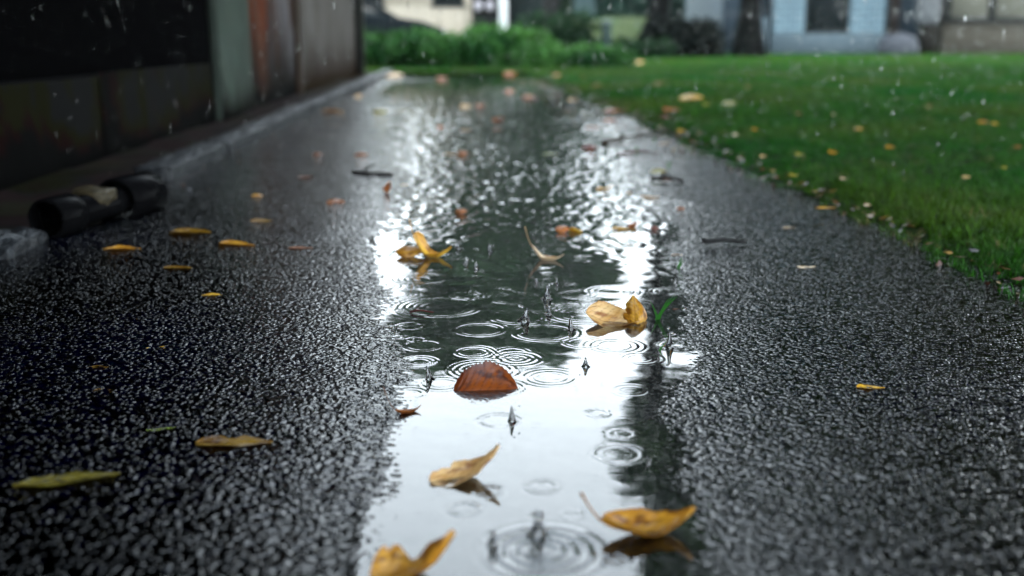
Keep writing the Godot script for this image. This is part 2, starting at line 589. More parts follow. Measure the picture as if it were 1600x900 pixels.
# s: length l, width w, curl (along the length, radians), arch (across it), fold (V along the midrib), twist, tip (how much the last third lifts)
func leaf_point(s: Dictionary, u: float, v: float, sd: float) -> Vector3:
	var l: float = s.l
	var hw := blade_width(s.shape, u) * float(s.w) * 0.5
	var tear := clampf((nz.get_noise_2d(u * 90.0 + sd * 3.0, 40.0 if v > 0.0 else 90.0) - 0.32) * 2.2, 0.0, 0.4)
	var teeth := 1.0 - tear * absf(v) + (float(s.get("teeth", 0.07)) * (fposmod(u * 17.0, 1.0) - 0.5) + 0.05 * nz.get_noise_2d(u * 300.0, sd)) * absf(v) 
	var across := hw * v * teeth
	var curl: float = s.curl
	var a := curl * (u - 0.5)
	var x := l * (u - 0.5) if absf(curl) < 0.01 else l / curl * sin(a)
	var y := 0.0 if absf(curl) < 0.01 else l / curl * (1.0 - cos(a))
	var arch: float = s.arch
	var b := arch * v
	var zz := across if absf(arch) < 0.01 else across * sin(b) / b if absf(b) > 0.001 else across
	var yy := absf(across) * float(s.fold) + (0.0 if absf(b) < 0.001 else across * (1.0 - cos(b)) / b)
	# crinkled between the side veins
	var vein := absf(fposmod(u * 8.0 - absf(v) * 2.4, 1.0) - 0.5) * 2.0
	yy += l * (float(s.get("pleat", 0.014)) * (1.0 - vein) * (1.0 - absf(v)) * minf(1.0, absf(v) * 5.0) + float(s.get("crinkle", 0.03)) * nz.get_noise_2d(u * 130.0 + sd, v * 90.0))
	yy -= l * 0.012 * exp(-v * v * 90.0)
	var tw: float = float(s.get("twist", 0.0)) * (u - 0.5)
	var n := Vector2(-sin(a), cos(a))
	var hinge: float = s.get("hinge", 0.0)      # the far half folded up along the midrib, the near half hanging into the water
	if hinge != 0.0:
		var q := absf(zz)
		if v < 0.0:
			var bow := hinge - 0.9 * absf(v) * float(s.get("bow", 0.5))
			zz = -q * cos(bow)
			yy = q * sin((hinge + bow) * 0.5) + (yy - absf(across) * float(s.fold)) * 0.5
		else:
			zz = q * 0.4
			yy = -q * 0.3
	var zt := zz * cos(tw) - yy * sin(tw)
	var yt := zz * sin(tw) + yy * cos(tw)
	var t: float = maxf(u - 0.62, 0.0) * float(s.get("tip", 0.0)) * l * 2.0
	var t2: float = maxf(0.35 - u, 0.0) * float(s.get("base", 0.0)) * l * 2.0
	var side: float = float(s.get("side", 0.0)) * v * absf(v) * float(s.w) * 0.5 * (v if false else 1.0)
	return Vector3(x + n.x * yt, y + n.y * yt + t + t2 + maxf(side, 0.0), zt)

func make_leaf(s: Dictionary) -> Node3D:
	var sd: float = float(s.get("seed", 1)) * 37.0
	var nu: int = s.get("nu", 14)
	var nv: int = s.get("nv", 8)
	var pal: Array = PAL[s.pal]
	var basis := Basis(Vector3.UP, s.yaw) * Basis(Vector3.BACK, s.get("pitch", 0.0)) * Basis(Vector3.RIGHT, s.get("roll", 0.0))
	var v := PackedVector3Array()
	var colors := PackedColorArray()
	var low := 1e9
	for i in nu + 1:
		for j in nv * 2 + 1:
			var u := 0.012 + 0.976 * i / nu
			var w := float(j - nv) / nv
			var p := basis * leaf_point(s, u, w, sd)
			low = minf(low, p.y)
			v.append(p)
			var blot := nz.get_noise_2d(u * 110.0 + sd, w * 60.0 + sd) + 0.5 * nz.get_noise_2d(u * 420.0 + sd, w * 240.0)
			var c: Color = pal[0].lerp(pal[1], clampf(0.35 + 1.2 * blot + 0.35 * (absf(w) - 0.4), 0.0, 1.0))
			var spot := nz.get_noise_2d(u * 260.0 - sd, w * 170.0 + 50.0)
			c = c.lerp(pal[2], clampf((spot - 0.2) * 4.0, 0.0, 0.85))
			c = c.lerp(pal[2], clampf((absf(w) - 0.86) * 3.0, 0.0, 0.5))
			var vein := absf(fposmod(u * 8.0 - absf(w) * 2.4, 1.0) - 0.5) * 2.0
			if vein > 0.86 and absf(w) < 0.9: c = c.lerp(pal[2], 0.45)
			if j == nv: c = c.lerp(pal[2], 0.35)
			colors.append(c)
	var sink: float = s.get("sink", 0.0015)
	for i in v.size(): v[i].y -= low + sink
	var o := thing(s.get("name", "fallen_leaf"), s.label, "leaf", Vector3(s.x, s.y if s.y > 0.025 else maxf(0.0, path_base(s.x, -s.z) + 0.0005), s.z), 0.0, s.get("group", "leaves fallen on the lawn" if s.y > 0.035 else "leaves fallen on the wet path"))
	var m := tinted("wet leaf", 0.28, 0.4)
	m.backlight_enabled = true
	m.backlight = Color(0.5, 0.42, 0.3)
	# the blade, as a sheet with a little thickness
	put("blade", sheet(v, nu + 1, nv * 2 + 1, colors, 0.0004), m, o)
	if float(s.get("stem", 0.0)) > 0.0:
		var p0 := v[nv]
		var back := (v[nv] - v[(nv * 2 + 1) * 2 + nv]).normalized()
		var q: float = s.stem
		var bend := Vector3(0.1 * sin(sd), float(s.get("stem_lift", 0.25)), 0.25 * cos(sd)) * q
		var pts := [p0 - back * 0.002, p0 + back * q * 0.33 + bend * 0.15, p0 + back * q * 0.66 + bend * 0.45, p0 + back * q + bend]
		for k in pts.size(): pts[k].y = maxf(pts[k].y, 0.0008)
		var th: float = s.l * 0.011
		put("stem", tube_mesh(pts, [th * 1.1, th * 0.9, th * 0.9, th * 1.5], 6), plain("leaf stem " + s.pal, pal[1] * 0.6, 0.4), o)
	return o

func sheet(v: PackedVector3Array, rows: int, cols: int, colors: PackedColorArray, thick: float) -> Mesh:
	var st := st_new()
	st.set_smooth_group(0)
	for r in rows - 1:
		for c in cols - 1:
			var a := r * cols + c
			for k in [a, a + cols, a + 1, a + 1, a + cols, a + cols + 1]:
				st.set_color(colors[k])
				st.add_vertex(v[k])
	st.index()
	st.generate_normals()
	return st.commit()

# ---------------------------------------------------------------- twigs, splashes, rain

func twig(called: String, pts: Array, r: float, c: Color, label: String, cat := "twig", group := "twigs lying on the path") -> void:
	var o := thing(called, label, cat, pts[0], 0.0, group)
	var p := []
	var rr := []
	for k in pts.size():
		p.append(pts[k] - pts[0])
		rr.append(r * (1.0 - 0.45 * k / (pts.size() - 1)) * rng.randf_range(0.85, 1.2))
	var fine := []
	var fr := []
	for k in p.size() - 1:
		for s in 4:
			var f := s / 4.0
			fine.append(p[k].lerp(p[k + 1], f) + Vector3(rng.randf_range(-1, 1), rng.randf_range(-1, 1), rng.randf_range(-1, 1)) * r * 0.35)
			fr.append(lerpf(rr[k], rr[k + 1], f) * rng.randf_range(0.85, 1.15))
	fine.append(p[-1])
	fr.append(rr[-1])
	put("bark", tube_mesh(fine, fr, 7, 0.3), plain(called + " bark %d" % int(c.r * 1000), c, 0.5, 0.15), o)
	if cat == "stick": return
	var side := [fine[2], fine[2] + Vector3(r * 3.0, r * 2.2, -r * 2.0), fine[2] + Vector3(r * 5.0, r * 3.0, -r * 3.0)]
	put("spur", tube_mesh(side, [r * 0.5, r * 0.4, r * 0.2], 5), plain(called + " bark %d" % int(c.r * 1000), c, 0.5, 0.15), o)

func water() -> StandardMaterial3D:
	if mats.has("drop water"): return mats["drop water"]
	var m := plain("drop water", Color(1, 1, 1, 0.0), 0.0, 0.5)
	m.refraction_enabled = true
	m.refraction_scale = 0.033
	return m

func splash(x: float, z: float, tall: float, r: float, bead: bool, label: String) -> void:
	var o := thing("splash", label, "splash", Vector3(x, 0, -z), 0.0, "raindrop splashes in the puddle")
	var prof := [Vector2(r * 1.3, -0.0006), Vector2(r * 1.0, 0.0008), Vector2(r * 0.8, tall * 0.16), Vector2(r * 0.58, tall * 0.36), Vector2(r * 0.4, tall * 0.58)]
	if bead: prof.append_array([Vector2(r * 0.3, tall * 0.7), Vector2(r * 0.62, tall * 0.8), Vector2(r * 0.72, tall * 0.88), Vector2(r * 0.5, tall * 0.96), Vector2(0.0, tall)])
	else: prof.append_array([Vector2(r * 0.34, tall * 0.75), Vector2(r * 0.2, tall * 0.92), Vector2(0.0, tall)])
	var jet := put("jet", lathe_mesh(prof, 14), water(), o)
	jet.rotation = Vector3(rng.randf_range(-0.18, 0.18), rng.randf() * TAU, rng.randf_range(-0.18, 0.18))
	jet.scale = Vector3(rng.randf_range(0.8, 1.3), 1.0, rng.randf_range(0.7, 1.1))
	for k in (2 if bead else 0):
		var a := TAU * k / 2.3 + x * 50.0
		var d := Vector3(cos(a), 0, sin(a))
		var q := rng.randf_range(0.2, 0.4) * tall
		put("spike", tube_mesh([d * r * 0.9, d * r * 1.2 + Vector3.UP * q * 0.5, d * r * 1.55 + Vector3.UP * q], [r * 0.3, r * 0.2, r * 0.08], 6), water(), o)
	for k in 2:
		var e := SphereMesh.new()
		e.radius = r * rng.randf_range(0.16, 0.28)
		e.height = e.radius * 2.0
		e.radial_segments = 10
		e.rings = 6
		put("droplet", e, water(), o, Vector3(rng.randf_range(-1.6, 1.6) * r, tall * rng.randf_range(0.7, 1.15), rng.randf_range(-1.6, 1.6) * r))

func build_rain() -> void:
	var e := SphereMesh.new()
	e.radius = 0.00125
	e.height = 0.008
	e.radial_segments = 8
	e.rings = 6
	var places := []
	for i in 5600:
		var z := 2.6 + 9.0 * pow(rng.randf(), 0.8)
		var s := rng.randf_range(0.6, 1.2)
		places.append(Transform3D(Basis(Vector3.BACK, rng.randf_range(-0.12, 0.04)).scaled(Vector3(s, s * rng.randf_range(0.8, 3.4), s)), Vector3(rng.randf_range(-0.62, 0.72) * z, rng.randf_range(0.04, 0.9), -z)))
	many("rain", e, water(), self, places)

func weed(x: float, z: float, tall: float, blades: int, label: String) -> void:
	var o := thing("grass_sprig", label, "weed", Vector3(x, 0, -z), 0.0, "grass sprigs growing in the path")
	for k in blades:
		var a := rng.randf_range(-1.0, 1.0)
		var t := tall * rng.randf_range(0.6, 1.0)
		var out := Vector3(a * 0.45, 1, rng.randf_range(-0.3, 0.3))
		var st := st_new()
		var p0 := Vector3(rng.randf_range(-0.002, 0.002), -0.001, 0)
		var w := tall * 0.045
		var pr := p0
		for s in 4:
			var u := (s + 1) / 4.0
			var q := p0 + out * t * u + Vector3(a * 0.25, -0.1, 0) * t * u * u
			var w0 := Vector3(w * (1.0 - s / 4.0), 0, w * 0.4)
			var w1 := Vector3(w * (1.0 - (s + 1) / 4.0), 0, w * 0.4 * (1.0 - u))
			quad(st, pr - w0, pr + w0, q + w1, q - w1)
			pr = q
		st.generate_normals()
		put("leaf", st.commit(), plain("sprig green", Color(0.03, 0.16, 0.02), 0.4), o)

# ---------------------------------------------------------------- trees and shrubs

func leaf_clump(n: int, size: float, spread: float) -> Mesh:
	var st := st_new()
	for k in n:
		var c := Vector3(rng.randf_range(-1, 1), rng.randf_range(-1, 1), rng.randf_range(-1, 1)) * spread
		var b := Basis(Vector3(rng.randf_range(-1, 1), rng.randf_range(-1, 1), rng.randf_range(-1, 1)).normalized(), rng.randf() * TAU)
		var s := size * rng.randf_range(0.6, 1.2)
		var tone := rng.randf_range(0.7, 1.3)
		st.set_color(Color(tone, tone, tone))
		var p := [Vector3(-1, 0, 0), Vector3(-0.2, 0.12, 0.45), Vector3(1, 0, 0), Vector3(-0.2, 0.12, -0.45)]
		for q in 4: p[q] = c + b * (p[q] * s)
		quad(st, p[0], p[1], p[2], p[3])
	st.generate_normals()
	return st.commit()

var clumps := {}

func foliage(parent: Node, blobs: Array, count: int, leaf: float, c0: Color, c1: Color, key: String) -> void:
	# blobs: [centre, radii]; leaf clumps sit through the volume, denser near the skin, with gaps between the blobs
	if not clumps.has(leaf): clumps[leaf] = leaf_clump(14, leaf, leaf * 2.2)
	var places := []
	var tints := []
	var per := count / blobs.size()
	for bl in blobs:
		var fresh := rng.randf_range(0.0, 1.0)
		for i in per:
			var d := Vector3(rng.randf_range(-1, 1), rng.randf_range(-1, 1), rng.randf_range(-1, 1))
			if d.length() > 1.0 or d.length() < 0.05: d = d.normalized()
			d = d.normalized() * pow(d.length(), 0.6)
			var p: Vector3 = bl[0] + d * bl[1]
			if p.y + parent.position.y < 0.02: continue
			if nz.get_noise_3d(p.x * 90.0, p.y * 90.0, p.z * 90.0) < -0.28: continue
			places.append(Transform3D(Basis(Vector3(d.z + 0.1, 0.3, d.x).normalized(), rng.randf() * TAU).scaled(Vector3.ONE * rng.randf_range(0.7, 1.3)), p))
			tints.append(c0.lerp(c1, clampf(0.2 + 0.6 * fresh + 1.3 * nz.get_noise_3d(p.x * 40.0 + 200.0, p.y * 40.0, p.z * 40.0), 0.0, 1.0)) * rng.randf_range(0.8, 1.2))
	var m := tinted("foliage " + key, 0.55, 0.2)
	m.backlight_enabled = true
	m.backlight = Color(0.3, 0.35, 0.2)
	many("foliage", clumps[leaf], m, parent, places, tints)

func tree(called: String, at: Vector3, h: float, r: float, crown_from: float, wide: float, clumps_n: int, leaf: float, c0: Color, c1: Color, bark: Color, label: String, group := "", lean := 0.0, limbs := 7) -> void:
	var o := thing(called, label, "tree", at, 0.0, group)
	var p := []
	var rr := []
	for k in 12:
		var u := k / 11.0
		p.append(Vector3(lean * u * u * h + 0.05 * h * 0.2 * sin(u * 5.0 + at.x), u * h * 0.86 - 0.08, 0.04 * h * 0.2 * sin(u * 4.0 + at.z)))
		rr.append(r * (1.0 + 0.75 * exp(-u * h * 1.9)) * (1.0 - 0.8 * u))
	var bm := mottled("bark " + called, [bark * 0.45, bark, bark * 1.5], 2.2, 0.75, 3.0)
	put("trunk", tube_mesh(p, rr, 14, 0.22), bm, o)
	var blobs := []
	for k in limbs:
		var u := lerpf(crown_from, 0.92, (k + 0.5) / limbs)
		var a := k * 2.4 + at.x
		var base: Vector3 = p[int(u * 0.8 * 11.0)]
		var reach := wide * rng.randf_range(0.45, 0.8)
		var tip := Vector3(base.x + cos(a) * reach, u * h + reach * 0.15, base.z + sin(a) * reach)
		put("limb", tube_mesh([base, base.lerp(tip, 0.4) + Vector3.UP * 0.05 * h * 0.3, tip], [r * 0.42, r * 0.26, r * 0.08], 8, 0.2), bm, o)
		blobs.append([tip, Vector3(wide * rng.randf_range(0.4, 0.6), wide * rng.randf_range(0.28, 0.42), wide * rng.randf_range(0.4, 0.6))])
	blobs.append([p[11], Vector3(wide * 0.5, wide * 0.4, wide * 0.5)])
	foliage(o, blobs, clumps_n, leaf, c0, c1, called)

func shrub(at: Vector3, size: Vector3, n: int, leaf: float, c0: Color, c1: Color, label: String, group := "") -> void:
	var o := thing("shrub", label, "shrub", at, 0.0, group)
	var blobs := []
	for k in 6:
		var a := k * 1.9 + at.x * 3.0
		blobs.append([Vector3(cos(a) * size.x * 0.3, size.y * rng.randf_range(0.15, 0.72), sin(a) * size.z * 0.3), Vector3(size.x * 0.26, size.y * rng.randf_range(0.3, 0.42), size.z * 0.26)])
	for k in 4:
		var a := k * 1.7 + 0.4
		put("stem", tube_mesh([Vector3(cos(a), 0, sin(a)) * 0.04, Vector3(cos(a) * size.x * 0.15, size.y * 0.35, sin(a) * size.z * 0.15), Vector3(cos(a) * size.x * 0.28, size.y * 0.7, sin(a) * size.z * 0.28)], [0.02, 0.014, 0.006], 6), plain("shrub stem", Color(0.03, 0.022, 0.015), 0.6), o)
	foliage(o, blobs, n, leaf, c0, c1, "shrub")

func build_litter() -> void:
	# scraps of dead leaf and grass caught along the ragged edge of the lawn
	var st := st_new()
	var p := [Vector3(-0.5, 0.02, 0), Vector3(-0.15, 0.1, 0.26), Vector3(0.5, 0.14, 0.04), Vector3(-0.1, 0.0, -0.24), Vector3(0.05, 0.03, 0.0)]
	for k in 4:
		for v in [p[k], p[(k + 1) % 4], p[4]]: st.add_vertex(v)
	st.generate_normals()
	var places := []
	var tints := []
	rng.seed = 91
	for i in 1500:
		var z := 1.6 + 11.0 * pow(rng.randf(), 0.75)
		var spread := (0.05 + 0.36 * smoothstep(3.0, 6.0, z)) * (rng.randf() + rng.randf() - 1.0)
		var x := lawn_edge(z) - 0.01 + spread
		var s := rng.randf_range(0.008, 0.03) * (1.0 + 0.3 * smoothstep(3.0, 6.0, z))
		var y := maxf(path_base(x, z), 0.0) + 0.002 if x < 0.94 else 0.025
		places.append(Transform3D(Basis.from_euler(Vector3(rng.randf_range(-0.4, 0.4), rng.randf() * TAU, rng.randf_range(-0.4, 0.4))).scaled(Vector3(s, s, s * rng.randf_range(0.5, 1.2))), Vector3(x, y, -z)))
		var q := rng.randf()
		tints.append((Color(0.10, 0.03, 0.01) if q < 0.45 else (Color(0.02, 0.012, 0.006) if q < 0.7 else (Color(0.22, 0.13, 0.03) if q < 0.9 else Color(0.2, 0.13, 0.05)))) * rng.randf_range(0.6, 1.3))
	for i in 420:
		var z := 2.7 + 11.0 * rng.randf()
		var x := -0.86 + 0.16 * (rng.randf() + rng.randf() - 1.0)
		var s := rng.randf_range(0.008, 0.028)
		places.append(Transform3D(Basis.from_euler(Vector3(rng.randf_range(-0.4, 0.4), rng.randf() * TAU, rng.randf_range(-0.4, 0.4))).scaled(Vector3(s, s, s * rng.randf_range(0.4, 1.0))), Vector3(x, (path_base(x, z) if x > -0.865 else 0.046) + 0.002, -z)))
		tints.append(Color(0.03, 0.014, 0.006) * rng.randf_range(0.3, 2.2))
	many("leaf_litter", st.commit(), tinted("wet leaf", 0.28, 0.4), self, places, tints)

# ---------------------------------------------------------------- buildings and other large things

func slab(o: Node3D, called: String, lo: Vector3, hi: Vector3, mat: Material, bev := 0.008, parent: Node = null) -> MeshInstance3D:
	var c := (lo + hi) * 0.5
	return put(called, box_mesh(Vector3.ZERO, (hi - lo).abs(), bev), mat, parent if parent else o, c - (o.position if parent == null else Vector3.ZERO) - ((parent as Node3D).position + o.position if parent else Vector3.ZERO))

# a wall face towards +x, with dirt splashed up from the ground and streaks that run down it
func stained(o: Node3D, called: String, x: float, z0: float, z1: float, y0: float, y1: float, base: Color, dirt: Color, tide: float, rust: Color, rust_amount: float, rust_from := -9.0) -> void:
	var rows := int((y1 - y0) / 0.03) + 2
	var cols := int((z1 - z0) / 0.03) + 2
	var v := PackedVector3Array()
	var colors := PackedColorArray()
	for r in rows:
		for c in cols:
			var y := lerpf(y0, y1, float(r) / (rows - 1))
			var z := lerpf(z0, z1, float(c) / (cols - 1))
			v.append(Vector3(x + 0.004 * nz.get_noise_2d(z * 200.0, y * 200.0), y, -z) - o.position)
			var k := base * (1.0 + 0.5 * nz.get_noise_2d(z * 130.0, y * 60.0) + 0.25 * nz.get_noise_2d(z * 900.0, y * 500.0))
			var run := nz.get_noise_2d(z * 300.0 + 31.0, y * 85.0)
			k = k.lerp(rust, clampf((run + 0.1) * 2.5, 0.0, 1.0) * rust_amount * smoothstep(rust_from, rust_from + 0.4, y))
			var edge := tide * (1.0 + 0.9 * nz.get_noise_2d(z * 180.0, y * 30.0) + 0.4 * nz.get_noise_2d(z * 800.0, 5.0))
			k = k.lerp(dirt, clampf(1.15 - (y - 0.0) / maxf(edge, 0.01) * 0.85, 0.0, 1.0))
			k.a = 1.0
			colors.append(k)
	var m := tinted("stained wall", 0.7, 0.12)
	put(called, sheet(v, rows, cols, colors, 0.0), m, o)

func build_outbuilding() -> void:
	var o := thing("outbuilding", "long dark outbuilding with stained concrete walls along the left side of the path", "building", Vector3(-1.3, 0, -6.0))
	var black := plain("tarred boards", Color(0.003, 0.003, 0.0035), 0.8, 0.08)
	var conc := mottled("rough concrete", [Color(0.05, 0.05, 0.045), Color(0.1, 0.095, 0.09)], 1.5, 0.8)
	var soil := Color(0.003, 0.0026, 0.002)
	# the low wall under the dark open bay
	for k in 4:
		var a := -1.6 + k * 1.89
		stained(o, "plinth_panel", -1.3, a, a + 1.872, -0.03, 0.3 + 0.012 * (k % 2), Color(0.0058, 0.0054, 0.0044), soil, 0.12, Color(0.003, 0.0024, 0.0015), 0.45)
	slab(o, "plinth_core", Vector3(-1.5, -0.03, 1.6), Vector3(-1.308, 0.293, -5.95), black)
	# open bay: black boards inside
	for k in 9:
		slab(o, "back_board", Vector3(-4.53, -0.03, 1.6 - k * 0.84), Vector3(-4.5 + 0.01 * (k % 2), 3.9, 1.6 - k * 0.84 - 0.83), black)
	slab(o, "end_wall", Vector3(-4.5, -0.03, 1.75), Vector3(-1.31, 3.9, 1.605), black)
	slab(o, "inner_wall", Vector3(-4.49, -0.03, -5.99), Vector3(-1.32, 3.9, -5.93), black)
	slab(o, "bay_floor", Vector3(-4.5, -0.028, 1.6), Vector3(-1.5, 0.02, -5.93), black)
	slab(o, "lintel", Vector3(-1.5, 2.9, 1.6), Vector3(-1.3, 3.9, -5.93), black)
	# walls beyond the bay
	slab(o, "wall_core", Vector3(-4.5, -0.03, -6.0), Vector3(-1.312, 3.9, -14.4), conc)
	stained(o, "pillar", -1.26, 5.95, 6.86, -0.03, 3.9, Color(0.036, 0.048, 0.04), soil, 0.18, Color(0.05, 0.06, 0.05), 0.5)
	slab(o, "pillar_side", Vector3(-1.31, -0.03, -5.952), Vector3(-1.262, 3.9, -6.858), plain("pillar concrete", Color(0.04, 0.052, 0.044), 0.7))
	stained(o, "rusty_panel", -1.3, 6.86, 7.72, -0.03, 3.9, Color(0.05, 0.024, 0.016), soil, 0.44, Color(0.085, 0.015, 0.003), 1.0, 0.25)
	stained(o, "pale_panel", -1.3, 7.72, 8.93, -0.03, 3.9, Color(0.07, 0.068, 0.072), soil, 0.44, Color(0.03, 0.014, 0.008), 0.8)
	slab(o, "gap_batten", Vector3(-1.31, -0.03, -8.95), Vector3(-1.27, 3.9, -9.2), plain("dark batten", Color(0.03, 0.02, 0.014), 0.6))
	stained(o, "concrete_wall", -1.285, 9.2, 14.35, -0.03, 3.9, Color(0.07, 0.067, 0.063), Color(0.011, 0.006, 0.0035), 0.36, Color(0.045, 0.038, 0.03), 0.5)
	slab(o, "end_face", Vector3(-4.5, -0.03, -14.36), Vector3(-1.29, 3.9, -14.42), conc)
	var dp := put("downpipe", tube_mesh([Vector3(-1.22, 0.05, -14.1) - o.position, Vector3(-1.22, 2.0, -14.1) - o.position, Vector3(-1.22, 3.8, -14.1) - o.position], [0.05, 0.05, 0.05], 12), plain("downpipe", Color(0.02, 0.022, 0.02), 0.4), o)
	slab(o, "bracket", Vector3(-1.29, 0.9, -14.02), Vector3(-1.16, 0.93, -14.18), plain("downpipe", Color.BLACK), 0.004, null)
	slab(o, "corner_board", Vector3(-1.3, -0.03, -14.36), Vector3(-1.2, 3.9, -14.6), plain("dark batten", Color.BLACK))
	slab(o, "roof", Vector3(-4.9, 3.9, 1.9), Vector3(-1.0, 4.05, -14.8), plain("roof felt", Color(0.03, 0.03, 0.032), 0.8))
	slab(o, "gutter", Vector3(-1.0, 3.8, 1.9), Vector3(-0.9, 3.92, -14.8), plain("downpipe", Color.BLACK))

func rough_block(s: Vector3, bump: float, sd: float, n := 10, round_ := 0.3) -> Mesh:
	var st := st_new()
	st.set_smooth_group(0)
	for ax in 3:
		for sg in [-1.0, 1.0]:
			var u := (ax + 1) % 3
			var w := (ax + 2) % 3
			var pts := []
			for i in n + 1:
				for j in n + 1:
					var p := Vector3.ZERO
					p[ax] = sg
					p[u] = 2.0 * i / n - 1.0
					p[w] = 2.0 * j / n - 1.0
					p = p.lerp(p.normalized() * 1.15, round_)
					var q := p * s * 0.5
					q += p.normalized() * bump * (nz.get_noise_3d(q.x * 900.0 + sd, q.y * 900.0, q.z * 900.0) + 0.6 * nz.get_noise_3d(q.x * 3000.0, q.y * 3000.0 + sd, q.z * 3000.0))
					pts.append(q)
			for i in n:
				for j in n:
					var a: int = i * (n + 1) + j
					var f := [pts[a], pts[a + 1], pts[a + n + 2], pts[a + n + 1]]
					if sg < 0: f.reverse()
					quad(st, f[3], f[2], f[1], f[0])
	st.generate_normals()
	return st.commit()

func build_kerb() -> void:
	var o := thing("kerb", "low worn concrete kerb between the path and the muddy foot of the wall", "kerb", Vector3(-0.92, 0, -8.0))
	var m := mottled("wet kerb concrete", [Color(0.006, 0.0066, 0.008), Color(0.024, 0.027, 0.03)], 6.0, 0.4, 0.3, 0.3)
	var z := 3.3
	var k := 0
	while z < 14.6:
		var l := 0.86 + 0.1 * sin(k * 2.1)
		put("kerb_stone", rough_block(Vector3(0.115, 0.075, l), 0.012, k * 17.0, 18, 0.12), m, o, Vector3(-0.925 + 0.008 * sin(k * 1.7), 0.012, -z - l * 0.5) - o.position)
		z += l + 0.006
		k += 1
	var b := thing("broken_kerb", "crumbled grey kerb lump at the near end of the black pipe, at the left edge of the photo", "kerb stone", Vector3(-0.92, -0.012, -2.12))
	put("lump", rough_block(Vector3(0.12, 0.075, 0.22), 0.016, 5.0, 22, 0.4), m, b, Vector3(0, 0.012, -0.06))
	put("lump", rough_block(Vector3(0.14, 0.07, 0.6), 0.016, 55.0, 30, 0.25), m, b, Vector3(-0.03, 0.008, 0.4))
	for i in 9: put("crumb", rough_block(Vector3(0.03, 0.02, 0.03) * rng.randf_range(0.4, 1.1), 0.006, i * 9.0, 4, 0.6), m, b, Vector3(rng.randf_range(0.03, 0.16), 0.012, rng.randf_range(-0.2, 0.25)))
	# the black drain pipe
	var d := thing("drain_pipe", "short black drain pipe with two collars lying along the kerb on the left", "pipe", Vector3(-0.825, 0.052, -2.52), -0.23)
	var bm := plain("black pipe", Color(0.003, 0.003, 0.0034), 0.2, 0.05)
	var ring := func(r: float, z0: float, z1: float, wall: float) -> Mesh:
		var e := minf(0.006, (z0 - z1) * 0.2)
		var prof := [Vector2(r - wall, z1), Vector2(r - wall * 0.6, z1 - 0.0), Vector2(r, z1 + e), Vector2(r, z0 - e), Vector2(r - e, z0), Vector2(r - wall, z0), Vector2(r - wall, z0 - e), Vector2(r - wall, z1)]
		return lathe_mesh(prof, 28)
	var turn := Basis(Vector3.RIGHT, PI / 2)
	for q in [["pipe_body", 0.033, 0.16, -0.16, 0.005], ["collar", 0.055, -0.06, -0.22, 0.007], ["collar", 0.045, 0.22, 0.12, 0.006]]:
		var i := put(q[0], ring.call(q[1], q[2], q[3], q[4]), bm, d)
		i.transform.basis = turn
	var st := st_new()
	box(st, Vector3(0, 0.048, -0.14), Vector3(0.05, 0.012, 0.1), 0.004)
	st.generate_normals()
	put("muddy_clamp", rough_block(Vector3(0.085, 0.05, 0.09), 0.01, 3.0, 8, 0.6), mottled("clamp mud", [Color(0.01, 0.009, 0.006), Color(0.07, 0.055, 0.03)], 12.0, 0.35), d, Vector3(-0.01, 0.014, 0.02))

func window(o: Node3D, lo: Vector3, hi: Vector3, frame: Material, glass: Material, bars: int, depth := 0.08) -> void:
	# lo, hi: outer corners on a wall that faces the path (+z)
	var w := Node3D.new()
	w.name = "window"
	o.add_child(w, true)
	w.position = lo - o.position
	var s := hi - lo
	var t := 0.07
	for f in [[Vector3.ZERO, Vector3(s.x, t, depth)], [Vector3(0, s.y - t, 0), Vector3(s.x, s.y, depth)], [Vector3(0, t, 0), Vector3(t, s.y - t, depth)], [Vector3(s.x - t, t, 0), Vector3(s.x, s.y - t, depth)]]:
		put("frame", box_mesh(Vector3.ZERO, f[1] - f[0], 0.008), frame, w, (f[0] + f[1]) * 0.5)
	for k in bars:
		var x := s.x * (k + 1) / (bars + 1)
		put("mullion", box_mesh(Vector3.ZERO, Vector3(0.05, s.y - 2 * t, depth * 0.8), 0.006), frame, w, Vector3(x, s.y * 0.5, depth * 0.45))
	put("pane", box_mesh(Vector3.ZERO, Vector3(s.x - 2 * t, s.y - 2 * t, 0.01), 0.002), glass, w, Vector3(s.x * 0.5, s.y * 0.5, depth * 0.3))
	put("sill", box_mesh(Vector3.ZERO, Vector3(s.x + 0.14, 0.07, 0.2), 0.01), frame, w, Vector3(s.x * 0.5, -0.036, 0.05))

